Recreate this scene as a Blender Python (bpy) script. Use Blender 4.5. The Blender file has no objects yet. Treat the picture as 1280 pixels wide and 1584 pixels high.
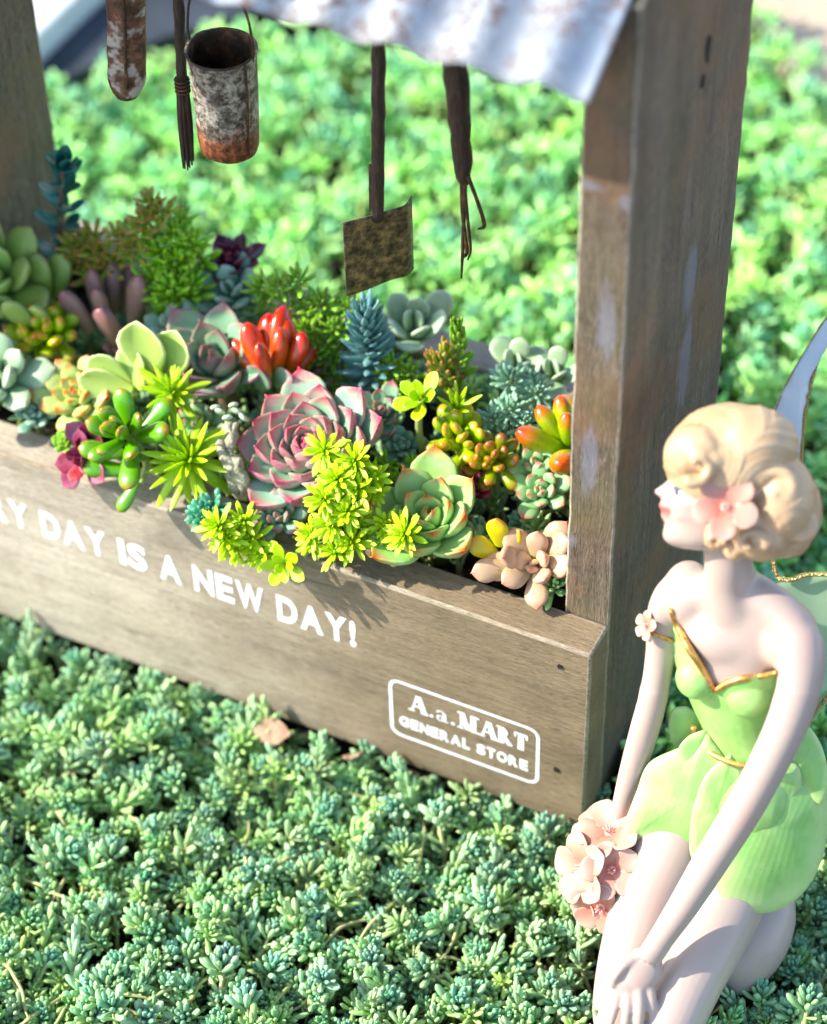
import bpy, bmesh, math, random
import numpy as np
from mathutils import Vector, Matrix, Euler, noise

# ------------------------------------------------------------------ camera, light, exposure
# All numbers below are centimetres; S turns them into metres.
S = 0.01
SC = bpy.context.scene
COL = SC.collection
PITCH, AZ, ROLL, FOC = 0.795824, 0.474176, -0.030384, 3768.98
CAM = np.array([14.0899, -36.7478, 52.1950])
FW = np.array([-math.sin(AZ)*math.cos(PITCH), math.cos(AZ)*math.cos(PITCH), -math.sin(PITCH)])
_r = np.array([math.cos(AZ), math.sin(AZ), 0.0]); _u = np.cross(_r, FW)
RT = _r*math.cos(ROLL) + _u*math.sin(ROLL)
UP = -_r*math.sin(ROLL) + _u*math.cos(ROLL)

cd = bpy.data.cameras.new("camera"); cam = bpy.data.objects.new("camera", cd); COL.objects.link(cam)
cd.sensor_fit = 'HORIZONTAL'; cd.sensor_width = 36.0; cd.lens = FOC/1280*36
cd.clip_start = 0.02; cd.clip_end = 60
cam.matrix_world = Matrix(((RT[0], UP[0], -FW[0], CAM[0]*S), (RT[1], UP[1], -FW[1], CAM[1]*S), (RT[2], UP[2], -FW[2], CAM[2]*S), (0, 0, 0, 1)))
cd.dof.use_dof = True; cd.dof.focus_distance = 0.596; cd.dof.aperture_fstop = 10.6; cd.dof.aperture_blades = 0
SC.camera = cam

LDIR = Vector((1.0, 0.48, -0.80)).normalized()          # direction the sunlight travels
wd = bpy.data.worlds.new("World"); SC.world = wd; wd.use_nodes = True
nt = wd.node_tree; sky = nt.nodes.new('ShaderNodeTexSky'); sky.sky_type = 'NISHITA'; sky.sun_disc = False
sky.sun_elevation = math.asin(-LDIR.z); sky.sun_rotation = math.atan2(-LDIR.x, -LDIR.y)
bg = nt.nodes['Background']; nt.links.new(sky.outputs[0], bg.inputs[0]); bg.inputs[1].default_value = 0.15
sl = bpy.data.lights.new("sun", 'SUN'); sl.energy = 3.6; sl.angle = math.radians(0.6); sl.color = (1.0, 0.94, 0.83)
sun = bpy.data.objects.new("sun", sl); COL.objects.link(sun)
sun.rotation_euler = LDIR.to_track_quat('-Z', 'Y').to_euler()
SC.view_settings.view_transform = 'Standard'; SC.view_settings.look = 'None'
SC.view_settings.gamma = 1; SC.view_settings.use_curve_mapping = False
SC.view_settings.exposure = 1.50

# ------------------------------------------------------------------ helpers
R = random.Random(7)
def V(*a): return Vector(a)
def at(u, v, z):
    """point at height z (cm) seen in direction (u, v) of the photograph"""
    d = FW + RT*(u-640)/FOC - UP*(v-792)/FOC
    return Vector(CAM + d*((z-CAM[2])/d[2]))
def aty(u, v, y):
    d = FW + RT*(u-640)/FOC - UP*(v-792)/FOC
    return Vector(CAM + d*((y-CAM[1])/d[1]))
def atd(u, v, dist):
    d = FW + RT*(u-640)/FOC - UP*(v-792)/FOC
    return Vector(CAM + d*dist)
VR, VU, VF = Vector(RT), Vector(UP), Vector(FW)

def link(o, parent=None):
    COL.objects.link(o)
    if parent is not None: o.parent = parent
    return o
def root_loc(o):
    l = Vector((0, 0, 0))
    while o is not None: l = l + o.location; o = o.parent
    return l / S
def mesh_np(name, verts, quads=None, tris=None, smooth=True, attrs=None):
    """verts (n,3) in cm"""
    me = bpy.data.meshes.new(name)
    verts = np.asarray(verts, dtype=np.float64)*S
    me.vertices.add(len(verts)); me.vertices.foreach_set('co', verts.ravel())
    loops = []; starts = []; tot = 0
    parts = []
    if quads is not None and len(quads):
        q = np.asarray(quads, dtype=np.int32); parts.append(q.ravel()); starts.append(np.arange(len(q))*4); tot = len(q)*4
    if tris is not None and len(tris):
        t = np.asarray(tris, dtype=np.int32); parts.append(t.ravel()); starts.append(tot + np.arange(len(t))*3)
    li = np.concatenate(parts); st = np.concatenate(starts).astype(np.int32)
    me.loops.add(len(li)); me.loops.foreach_set('vertex_index', li)
    me.polygons.add(len(st)); me.polygons.foreach_set('loop_start', st)
    me.update(calc_edges=True)
    if smooth: me.polygons.foreach_set('use_smooth', np.ones(len(st), dtype=bool))
    for k, a in (attrs or {}).items():
        at_ = me.attributes.new(k, 'FLOAT_VECTOR', 'POINT'); at_.data.foreach_set('vector', np.asarray(a, dtype=np.float32).ravel())
    me.validate()
    return me
def obj(name, me, mat=None, parent=None, kind=None, label=None):
    o = bpy.data.objects.new(name, me)
    if mat is not None and len(me.materials) == 0: me.materials.append(mat)
    link(o, parent)
    if kind: o['kind'] = kind
    if label: o['label'] = label
    return o
def poly(name, verts, faces, mat=None, parent=None, smooth=False, kind=None, label=None, bevel=0, seg=2):
    """verts in cm, world coordinates; the object sits at its parent's origin"""
    off = root_loc(parent)
    bm = bmesh.new()
    vs = [bm.verts.new((Vector(v)-off)*S) for v in verts]
    for f in faces:
        try: bm.faces.new([vs[i] for i in f])
        except ValueError: pass
    bmesh.ops.recalc_face_normals(bm, faces=bm.faces)
    if bevel:
        bmesh.ops.bevel(bm, geom=list(bm.edges), offset=bevel*S, segments=seg, affect='EDGES', profile=0.6)
    me = bpy.data.meshes.new(name); bm.to_mesh(me); bm.free()
    if smooth or bevel:
        for p in me.polygons: p.use_smooth = smooth or p.area < 1e-9
    return obj(name, me, mat, parent, kind, label)
def thing(name, label, cat, loc, group=None):
    o = bpy.data.objects.new(name, None); o.empty_display_size = 0.01; COL.objects.link(o)
    o.location = Vector(loc)*S; o['label'] = label; o['category'] = cat
    if group: o['group'] = group
    return o
def smoothstep(a, b, x):
    t = min(1, max(0, (x-a)/(b-a))); return t*t*(3-2*t)

def tube_np(pts, rad, seg=10, cap=True, flat=None):
    """swept tube; pts list of Vectors (cm), rad list or number -> verts, quads, tris"""
    pts = [Vector(p) for p in pts]; n = len(pts)
    if not hasattr(rad, '__len__'): rad = [rad]*n
    vs = []; qs = []; ts = []
    t0 = (pts[1]-pts[0]).normalized()
    a = t0.orthogonal().normalized()
    for i, p in enumerate(pts):
        t = (pts[min(i+1, n-1)]-pts[max(i-1, 0)]).normalized()
        a = (a - t*a.dot(t)).normalized(); b = t.cross(a)
        for k in range(seg):
            th = 2*math.pi*k/seg
            vs.append(p + (a*math.cos(th)+b*math.sin(th))*rad[i])
    for i in range(n-1):
        for k in range(seg):
            k2 = (k+1) % seg
            qs.append((i*seg+k, i*seg+k2, (i+1)*seg+k2, (i+1)*seg+k))
    if cap:
        c0 = len(vs); vs.append(pts[0]); c1 = len(vs); vs.append(pts[-1])
        for k in range(seg):
            k2 = (k+1) % seg
            ts.append((c0, k2, k)); ts.append((c1, (n-1)*seg+k, (n-1)*seg+k2))
    return vs, qs, ts
def tube(name, pts, rad, mat, parent, seg=10, kind=None, label=None, smooth_pts=0):
    if smooth_pts: pts, rad = spline(pts, rad, smooth_pts)
    off = root_loc(parent)
    vs, qs, ts = tube_np(pts, rad, seg)
    me = mesh_np(name, np.array([list(v-off) for v in vs]), qs, ts)
    return obj(name, me, mat, parent, kind, label)
def catmull(P, n):
    P = [Vector(p) for p in P]; out = []
    Q = [P[0]*2-P[1]] + P + [P[-1]*2-P[-2]]
    for i in range(1, len(Q)-2):
        for k in range(n):
            t = k/n
            out.append(0.5*((2*Q[i]) + (Q[i+1]-Q[i-1])*t + (2*Q[i-1]-5*Q[i]+4*Q[i+1]-Q[i+2])*t*t + (3*Q[i]-Q[i-1]-3*Q[i+1]+Q[i+2])*t**3))
    out.append(P[-1]); return out
def spline(P, rad, n):
    out = catmull(P, n)
    if hasattr(rad, '__len__'):
        rr = catmull([(x, 0, 0) for x in rad], n); rad = [max(0.001, v.x) for v in rr]
    return out, rad

# ------------------------------------------------------------------ material helpers
class NT:
    def __init__(s, name, rough=0.5):
        s.m = bpy.data.materials.new(name); s.m.use_nodes = True; s.t = s.m.node_tree
        s.b = s.t.nodes['Principled BSDF']; s.b.inputs['Roughness'].default_value = rough
        s.out = s.t.nodes['Material Output']
    def n(s, typ, **kw):
        nd = s.t.nodes.new(typ)
        for k, v in kw.items():
            if k.startswith('i_'):
                key = k[2:]; key = int(key) if key.isdigit() else key.replace('_', ' ')
                nd.inputs[key].default_value = v
            else: setattr(nd, k, v)
        return nd
    def l(s, a, b): s.t.links.new(a, b)
    def ramp(s, fac, stops, interp='LINEAR'):
        r = s.n('ShaderNodeValToRGB'); r.color_ramp.interpolation = interp
        e = r.color_ramp.elements
        while len(e) > 1: e.remove(e[-1])
        e[0].position = stops[0][0]; e[0].color = (*stops[0][1], 1)
        for p, c in stops[1:]:
            x = e.new(p); x.color = (*c, 1)
        s.l(fac, r.inputs[0]); return r.outputs[0]
    def noise(s, scale, detail=3, rough=0.6, vec=None, dist=0.0):
        nd = s.n('ShaderNodeTexNoise'); nd.inputs['Scale'].default_value = scale; nd.inputs['Detail'].default_value = detail
        nd.inputs['Roughness'].default_value = rough; nd.inputs['Distortion'].default_value = dist
        if vec is not None: s.l(vec, nd.inputs['Vector'])
        return nd.outputs['Fac']
    def mapping(s, vec, scale=(1, 1, 1), loc=(0, 0, 0), rot=(0, 0, 0)):
        m = s.n('ShaderNodeMapping'); m.inputs['Scale'].default_value = scale; m.inputs['Location'].default_value = loc
        m.inputs['Rotation'].default_value = rot; s.l(vec, m.inputs['Vector']); return m.outputs[0]
    def mix(s, fac, a, b, typ='MIX'):
        m = s.n('ShaderNodeMix', data_type='RGBA', blend_type=typ)
        for sock, val in ((m.inputs['Factor'], fac), (m.inputs['A'], a), (m.inputs['B'], b)):
            if isinstance(val, bpy.types.NodeSocket): s.l(val, sock)
            elif isinstance(val, (int, float)): sock.default_value = val
            else: sock.default_value = (*val, 1)
        return m.outputs['Result']
    def math(s, op, a, b=0.0, c=None, clamp=False):
        m = s.n('ShaderNodeMath', operation=op); m.use_clamp = clamp
        for i, val in enumerate((a, b) if c is None else (a, b, c)):
            if isinstance(val, bpy.types.NodeSocket): s.l(val, m.inputs[i])
            else: m.inputs[i].default_value = val
        return m.outputs[0]
    def mr(s, v, a, b, c=0.0, d=1.0, typ='SMOOTHSTEP'):
        m = s.n('ShaderNodeMapRange', interpolation_type=typ); s.l(v, m.inputs[0])
        for i, x in enumerate((a, b, c, d)): m.inputs[i+1].default_value = x
        return m.outputs[0]
    def bump(s, h, strength=0.3, dist=0.0005):
        b = s.n('ShaderNodeBump'); b.inputs['Strength'].default_value = strength; b.inputs['Distance'].default_value = dist
        s.l(h, b.inputs['Height']); s.l(b.outputs[0], s.b.inputs['Normal']); return b
    def geo(s): return s.n('ShaderNodeNewGeometry').outputs['Position']
    def objc(s): return s.n('ShaderNodeTexCoord').outputs['Object']
    def color(s, c):
        if isinstance(c, bpy.types.NodeSocket): s.l(c, s.b.inputs['Base Color'])
        else: s.b.inputs['Base Color'].default_value = (*c, 1)

def wood_mat(name, axis, base=(0.30, 0.235, 0.175), dark=(0.12, 0.095, 0.075), light=(0.50, 0.43, 0.34), seed=0.0, stain=0.0, paint=0.0, moss=0.0):
    """weathered wood, grain along axis 0/1/2"""
    m = NT(name, 0.78); g = m.geo()
    sc = [620, 620, 620]; sc[axis] = 48
    v = m.mapping(g, tuple(sc), (seed, seed*2, seed*3))
    n1 = m.noise(1.0, 6, 0.65, v, 0.4)
    sc2 = [90, 90, 90]; sc2[axis] = 9
    n2 = m.noise(1.0, 4, 0.6, m.mapping(g, tuple(sc2), (seed*5, 1, seed)), 0.8)
    n3 = m.noise(55, 5, 0.7, m.mapping(g, (1, 1, 1), (seed, 3, 1)))
    sc4 = [2600, 2600, 2600]; sc4[axis] = 420
    n4 = m.noise(1.0, 3, 0.7, m.mapping(g, tuple(sc4), (seed, 0, 0)))
    c = m.ramp(n1, [(0.28, dark), (0.47, base), (0.72, light)])
    c2 = m.ramp(n2, [(0.3, tuple(x*0.6 for x in base)), (0.5, base), (0.7, light)])
    c = m.mix(0.45, c, c2)
    c = m.mix(m.mr(n3, 0.45, 0.75, 0, 0.45), c, tuple(x*0.55 for x in base))
    c = m.mix(m.mr(n4, 0.55, 0.66, 0, 0.75), c, light)
    c = m.mix(m.mr(n4, 0.46, 0.36, 0, 0.75), c, dark)
    n5 = m.noise(1300, 4, 0.75, g); c = m.mix(m.mr(n5, 0.60, 0.68, 0, 0.55), c, light); c = m.mix(m.mr(n5, 0.40, 0.32, 0, 0.5), c, dark)
    if stain:
        c = m.mix(m.mr(m.noise(28, 4, 0.6, m.mapping(g, (1, 1, 1), (seed+4, 0, 0))), 0.48, 0.62, 0, stain), c, (0.20, 0.105, 0.05))
    if moss:
        c = m.mix(m.mr(m.noise(45, 5, 0.7, m.mapping(g, (1, 1, 1), (seed+9, 0, 0))), 0.42, 0.62, 0, moss), c, (0.10, 0.105, 0.035))
    sc6 = [260, 260, 260]; sc6[axis] = 9
    n6 = m.noise(1.0, 2, 0.5, m.mapping(g, tuple(sc6), (seed*7, 2, seed*4)), 0.3)
    crack = m.mr(m.math('ABSOLUTE', m.math('SUBTRACT', n6, 0.52)), 0.002, 0.011, 1.0, 0.0)
    crack = m.math('MULTIPLY', crack, m.mr(m.noise(35, 3, .6, m.mapping(g, (1, 1, 1), (seed, 8, 2))), 0.47, 0.60))
    c = m.mix(m.math('MULTIPLY', crack, 0.75), c, tuple(x*0.35 for x in dark))
    n7 = m.noise(24, 4, 0.65, m.mapping(g, (1, 1, 1), (seed*2, 5, 4)))
    c = m.mix(m.mr(n7, 0.48, 0.30, 0, 0.5), c, tuple(x*0.42 for x in base))
    m.color(c)
    h = m.math('ADD', m.math('MULTIPLY', n1, 0.6), m.math('MULTIPLY', n4, 0.5))
    m.bump(h, 0.8, 0.0007)
    return m

def leaf_mat(name, base, mid, tip, edge=None, edge_amt=0.0, edge_start=0.6, tipstart=0.8, midpos=0.45, rough=0.42, var=0.12, sss=0.25, mottle=0.14, back=None, coat=0.0, glauc=None):
    m = NT(name, rough)
    a = m.n('ShaderNodeAttribute', attribute_name='lf'); sp = m.n('ShaderNodeSeparateXYZ'); m.l(a.outputs['Vector'], sp.inputs[0])
    t, u, side = sp.outputs[0], sp.outputs[1], sp.outputs[2]
    g = m.geo()
    nz = m.noise(260, 4, 0.65, g); nz2 = m.noise(1400, 2, 0.6, g)
    tt = m.math('ADD', t, m.math('MULTIPLY', m.math('SUBTRACT', nz, 0.5), 0.14))
    c = m.ramp(tt, [(0.0, base), (min(midpos, tipstart-.13), mid), (tipstart-.10, mid), (tipstart, tuple(0.55*x+0.45*y for x, y in zip(mid, tip))), (1.0, tip)])
    if edge is not None:
        uu = m.math('ADD', u, m.math('MULTIPLY', m.math('SUBTRACT', nz, 0.5), 0.25))
        e = m.math('MULTIPLY', m.mr(uu, edge_start, 1.0), m.mr(t, 0.25, 0.75))
        c = m.mix(m.math('MULTIPLY', e, edge_amt), c, edge)
    if back is not None:
        c = m.mix(m.math('MULTIPLY', m.mr(side, 0.0, -0.7), m.mr(tt, 0.55, 1.0, 0, 0.8)), c, back)
    if glauc is not None:
        c = m.mix(m.mr(nz, 0.4, 0.68, 0.0, 0.30), c, glauc)
    c = m.mix(m.mr(nz2, 0.5, 0.75, 0, mottle), c, tuple(min(1, 1.25*x+0.03) for x in mid))
    nz3 = m.noise(800, 2, 0.5, m.mapping(g, (1, 1, 1), (3, 7, 1)))
    c = m.mix(m.mr(nz3, 0.70, 0.74, 0, 0.55), c, (0.16, 0.09, 0.04))
    c = m.mix(m.mr(m.noise(90, 3, 0.6, g), 0.35, 0.65, 0.0, 0.22), c, tuple(x*0.6 for x in base))
    oi = m.n('ShaderNodeObjectInfo')
    hs = m.n('ShaderNodeHueSaturation')
    m.l(m.mr(oi.outputs['Random'], 0, 1, 0.5-var*0.10, 0.5+var*0.10, 'LINEAR'), hs.inputs['Hue'])
    m.l(m.mr(oi.outputs['Random'], 0, 1, 1-var, 1+var, 'LINEAR'), hs.inputs['Value'])
    hs.inputs['Saturation'].default_value = 1.22; m.l(c, hs.inputs['Color']); m.color(hs.outputs[0])
    m.b.inputs['Subsurface Weight'].default_value = sss
    m.b.inputs['Subsurface Radius'].default_value = (1.0, 1.0, 0.4); m.b.inputs['Subsurface Scale'].default_value = 0.0015
    m.b.inputs['Coat Weight'].default_value = coat; m.b.inputs['Coat Roughness'].default_value = 0.25
    m.bump(m.math('ADD', nz, m.math('MULTIPLY', nz2, 0.3)), 0.15, 0.0003)
    return m.m

def flat_mat(name, c, rough=0.5, metal=0.0, **kw):
    m = NT(name, rough); m.color(c); m.b.inputs['Metallic'].default_value = metal
    for k, v in kw.items(): m.b.inputs[k.replace('_', ' ')].default_value = v
    return m.m

# ------------------------------------------------------------------ leaf shapes
def leaf_geo(wprof, hprof, seg=10, rings=9, cup=0.0, bend=0.0, mucro=0.0, keel=0.0, tipbend=0.0, fold=0.0, wav=0.0):
    """leaf of length 1 along +Y, upper side +Z; wprof/hprof: half width / half thickness at t in 0..1"""
    vs = []; at_ = []
    y = 0; z = 0; ang = 0; prev = 0
    ts = [0.5-0.5*math.cos(math.pi*(i/(rings-1))**0.92) for i in range(rings)]
    for i, t in enumerate(ts):
        dt = t-prev; prev = t
        ang = bend*t + tipbend*smoothstep(0.65, 1.0, t)
        y += dt*math.cos(ang); z += dt*math.sin(ang)
        w = max(wprof(t), 0.002); h = max(hprof(t), 0.001)
        ny, nz = -math.sin(ang), math.cos(ang)
        for k in range(seg):
            a = 2*math.pi*k/seg
            ca, sa = math.cos(a), math.sin(a)
            x = w*ca; hh = h*sa
            if sa < 0: hh *= 1+keel*(1-abs(ca))
            hh += cup*w*(ca*ca) + fold*w*abs(ca) + wav*w*math.sin(t*17+a)*abs(ca)
            vs.append((x, y+ny*hh, z+nz*hh)); at_.append((t, abs(ca), sa))
    qs = []; tr = []
    n = rings
    for i in range(n-1):
        for k in range(seg):
            k2 = (k+1) % seg
            qs.append((i*seg+k2, i*seg+k, (i+1)*seg+k, (i+1)*seg+k2))
    b = len(vs); vs.append((0, 0, 0)); at_.append((0, 0, 0))
    e = len(vs); vs.append((0, y+math.cos(ang)*mucro, z+math.sin(ang)*mucro)); at_.append((1.0, 0, 0))
    for k in range(seg):
        k2 = (k+1) % seg
        tr.append((b, k, k2)); tr.append((e, (n-1)*seg+k2, (n-1)*seg+k))
    return np.array(vs), np.array(qs), np.array(tr), np.array(at_)
def leaf_mesh(name, *a, **k):
    v, q, t, at_ = leaf_geo(*a, **k)
    return mesh_np(name, v, q, t, True, {'lf': at_})
def prof(pts):
    xs = [p[0] for p in pts]; ys = [p[1] for p in pts]
    P = np.array(ys, float); X = np.array(xs, float)
    def f(t):
        i = int(np.searchsorted(X, t, side='right')-1); i = max(0, min(len(X)-2, i))
        s = (t-X[i])/(X[i+1]-X[i]); s = min(1, max(0, s))
        m0 = (P[min(i+1, len(P)-1)]-P[max(i-1, 0)])/(X[min(i+1, len(P)-1)]-X[max(i-1, 0)])
        m1 = (P[min(i+2, len(P)-1)]-P[i])/(X[min(i+2, len(P)-1)]-X[i]); dx = X[i+1]-X[i]
        return (2*s**3-3*s**2+1)*P[i]+(s**3-2*s**2+s)*m0*dx+(-2*s**3+3*s**2)*P[i+1]+(s**3-s**2)*m1*dx
    return f

def frame(axis):
    ax = Vector(axis).normalized(); a = ax.orthogonal().normalized(); return a, ax.cross(a), ax
def leaf_matrix(pos, d, up, length, wscale=1.0, tscale=1.0):
    y = Vector(d).normalized(); z = Vector(up) - y*Vector(up).dot(y)
    z.normalize(); x = y.cross(z)
    m = Matrix((x*length*wscale, y*length, z*length*tscale)).transposed().to_4x4()
    m.translation = Vector(pos)*S
    return m

class Plant:
    """one potted plant: an Empty at its foot with a leaf object for each leaf"""
    def __init__(s, name, label, cat, base, group=None, seed=0):
        s.o = thing(name, label, cat, base, group); s.base = Vector(base); s.R = random.Random(seed); s.joins = {}
        s.count = 0
    def leaf(s, me, mat, pos, d, up, length, w=1.0, tk=1.0, name='leaf'):
        o = bpy.data.objects.new(name, me)
        if len(me.materials) == 0: me.materials.append(mat)
        COL.objects.link(o); o.parent = s.o
        if me.materials[0] is not mat:
            o.material_slots[0].link = 'OBJECT'; o.material_slots[0].material = mat
        M = leaf_matrix(Vector(pos)-s.base, d, up, length, w, tk)
        o.matrix_basis = M
        s.count += 1; return o
    def rosette(s, me, mat, c, axis, n, l0, l1, el0=85, el1=5, r0=0.0, r1=0.25, w=1.0, pw=0.8, turn=137.5, jit=0.08, inner=None, start=0.0, drop=0.0, tk=1.0, lens=None):
        """leaves from the centre outwards; el = elevation above the rosette plane"""
        a, b, ax = frame(axis); c = Vector(c); rr = s.R
        for i in range(n):
            f = (i/(max(1, n-1)))
            g = f**pw
            th = math.radians(start+turn*i + rr.uniform(-6, 6)*jit*12)
            rad = a*math.cos(th)+b*math.sin(th)
            el = math.radians(el0+(el1-el0)*g + rr.uniform(-50, 50)*jit)
            d = rad*math.cos(el)+ax*math.sin(el); up = -rad*math.sin(el)+ax*math.cos(el)
            L = (l0+(l1-l0)*g)*(1+rr.uniform(-1, 1)*jit)
            ww = w(f) if callable(w) else w
            pos = c + rad*(r0+(r1-r0)*g) - ax*drop*g
            mm = me[i % len(me)] if isinstance(me, (list, tuple)) else me
            s.leaf(mm, mat, pos, d, up, L, ww*(1+rr.uniform(-1, 1)*jit), tk)
    def stem(s, pts, rad, mat, name='stem'):
        return tube(name, pts, rad, mat, s.o, 8, smooth_pts=4)
    def spike(s, me, mat, p0, axis, h, n, l0, l1, el0, el1, r=0.05, w=1.0, turn=137.5, jit=0.1, pw=1.0):
        """leaves climbing a stem; l0/el0 at the foot, l1/el1 at the top"""
        a, b, ax = frame(axis); rr = s.R; p0 = Vector(p0)
        for i in range(n):
            f = i/max(1, n-1); g = f**pw
            th = math.radians(turn*i+rr.uniform(-9, 9)); rad = a*math.cos(th)+b*math.sin(th)
            el = math.radians(el0+(el1-el0)*f+rr.uniform(-60, 60)*jit)
            d = rad*math.cos(el)+ax*math.sin(el); up = -rad*math.sin(el)+ax*math.cos(el)
            s.leaf(me, mat, p0+ax*h*g+rad*r, d, up, (l0+(l1-l0)*f)*(1+rr.uniform(-1, 1)*jit), w)

# ------------------------------------------------------------------ the setting: soil, paving, ground cover
soil = NT('soil', 0.95); g = soil.geo()
n1 = soil.noise(160, 6, 0.7, g); soil.color(soil.ramp(n1, [(0.3, (0.012, 0.009, 0.006)), (0.7, (0.05, 0.036, 0.024))])); soil.bump(n1, 0.8, 0.003)
me = mesh_np('ground', [(-2500, -2500, -1.6), (2500, -2500, -1.6), (2500, 2500, -1.6), (-2500, 2500, -1.6)], [(0, 1, 2, 3)], smooth=False)
obj('ground', me, soil.m, None, 'structure')
pav = NT('sandy_paving', 0.9); g = pav.geo()
n1 = pav.noise(30, 5, 0.6, g); n2 = pav.noise(500, 4, 0.7, g)
pav.color(pav.mix(pav.mr(n2, 0.4, 0.7, 0, 0.35), pav.ramp(n1, [(0.3, (0.40, 0.30, 0.21)), (0.7, (0.52, 0.40, 0.30))]), (0.30, 0.22, 0.16))); pav.bump(n2, 0.3, 0.001)
# far edge of the bed: runs behind the kerb on the left and rounds to the right
edge = [(-31.2, 10), (-31.2, 22), (-29.2, 26), (-25.0, 31.5), (-18, 37.5), (-9.5, 38.6), (-7.6, 36.2), (-4.6, 34.2), (3, 32.5), (14, 31.5), (30, 31)]
def bed_limit(x):
    for (x0, y0), (x1, y1) in zip(edge[1:-1], edge[2:]):
        if x0 <= x <= x1: return y0+(y1-y0)*(x-x0)/(x1-x0+1e-9)
    return -99 if x < -31.2 else 31
vs = [(x, y, -0.9) for x, y in edge[1:]] + [(2400, 31, -0.9), (2400, 2400, -0.9), (-2400, 2400, -0.9), (-2400, -600, -0.9), (-31.2, -600, -0.9)]
n = len(vs)
vb = [(x, y, -1.59) for x, y, z in vs]
poly('paving', vs+vb, [list(range(n))]+[(i, (i+1) % n, n+(i+1) % n, n+i) for i in range(n)], pav.m, None, kind='structure')
# pale kerb stone on the left with an added dark slab for the shade beside it
kerbm = NT('pale_kerb_stone', 0.75); g = kerbm.geo(); n1 = kerbm.noise(40, 5, 0.6, g); kerbm.color(kerbm.ramp(n1, [(0.3, (0.55, 0.57, 0.60)), (0.7, (0.72, 0.73, 0.75))])); kerbm.bump(n1, 0.2, 0.001)
def box_thing(name, label, cat, pts, z0, z1, mat, bevel=0.15):
    n = len(pts); c = Vector((sum(p[0] for p in pts)/n, sum(p[1] for p in pts)/n, z0))
    vs = [Vector((x, y, z0)) for x, y in pts]+[Vector((x, y, z1)) for x, y in pts]
    o = poly(name, [v-c for v in vs], [list(range(n))[::-1], list(range(n, 2*n))]+[(i, (i+1) % n, n+(i+1) % n, n+i) for i in range(n)], mat, None, bevel=bevel)
    o.location = c*S; o['label'] = label; o['category'] = cat; return o
box_thing('kerb_stone', 'pale grey-white kerb stone slanting behind the left post, out of focus', 'kerb',
          [(-34.6, 15), (-31.6, 15), (-31.0, 60), (-34.0, 60)], -1.0, 1.6, kerbm.m)
shadem = NT('shade_slab_dark', 0.8); g = shadem.geo(); n1 = shadem.noise(60, 5, 0.6, g); shadem.color(shadem.ramp(n1, [(0.3, (0.010, 0.016, 0.024)), (0.7, (0.03, 0.04, 0.055))])); shadem.bump(n1, 0.3, 0.001)
box_thing('shade_slab', 'dark blue-black slab added for the shade between the pale kerb and the green bed', 'shade slab',
          [(-31.4, 21.2), (-30.3, 22.3), (-28.2, 26.3), (-25.2, 30.2), (-18.5, 36.2), (-19.5, 39.5), (-31.3, 39.5)], -1.2, 0.5, shadem.m)

FOOT = [(-21.6, 0.25, -0.14, 9.7)]           # planter footprint x0,x1,y0,y1
def blocked(x, y, m=0.0):
    for x0, x1, y0, y1 in FOOT:
        if x0-m < x < x1+m and y0-m < y < y1+m: return True
    # under the kneeling figure
    for cx, cy, rx, ry in ((5.5, -2.5, 1.0, 1.2), (3.9, -3.8, 1.1, 1.4), (2.5, -4.5, .8, 1.3), (2.6, -3.2, .9, 1.1), (4.3, -1.2, 1.4, 1.2)):
        if ((x-cx)/(rx+m))**2+((y-cy)/(ry+m))**2 < 1: return True
    return False

def capsule_leaf(seg, rings, w=0.17, droop=0.25):
    return leaf_geo(prof([(0, 0.09), (0.3, w*0.8), (0.7, w*1.1), (0.92, w*0.85), (1, w*0.3)]), prof([(0, 0.08), (0.3, w*0.6), (0.75, w*0.9), (0.94, w*.6), (1, w*0.2)]), seg, rings, bend=droop, mucro=0.03)
class Soup:
    def __init__(s): s.v = []; s.q = []; s.t = []; s.c = []; s.n = 0
    def add(s, v, q, t, col):
        s.v.append(v); s.q.append(q+s.n); s.t.append(t+s.n); s.c.append(col); s.n += len(v)
    def arrays(s): return np.concatenate(s.v), np.concatenate(s.q), np.concatenate(s.t), np.concatenate(s.c)
def place(v, pos, d, up, L, w=1.0):
    y = np.array(d, float); y /= np.linalg.norm(y); z = np.array(up, float); z -= y*(z@y); z /= np.linalg.norm(z)+1e-9; x = np.cross(y, z)
    return np.outer(v[:, 0]*L*w, x)+np.outer(v[:, 1]*L, y)+np.outer(v[:, 2]*L*w, z)+np.array(pos)

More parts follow.
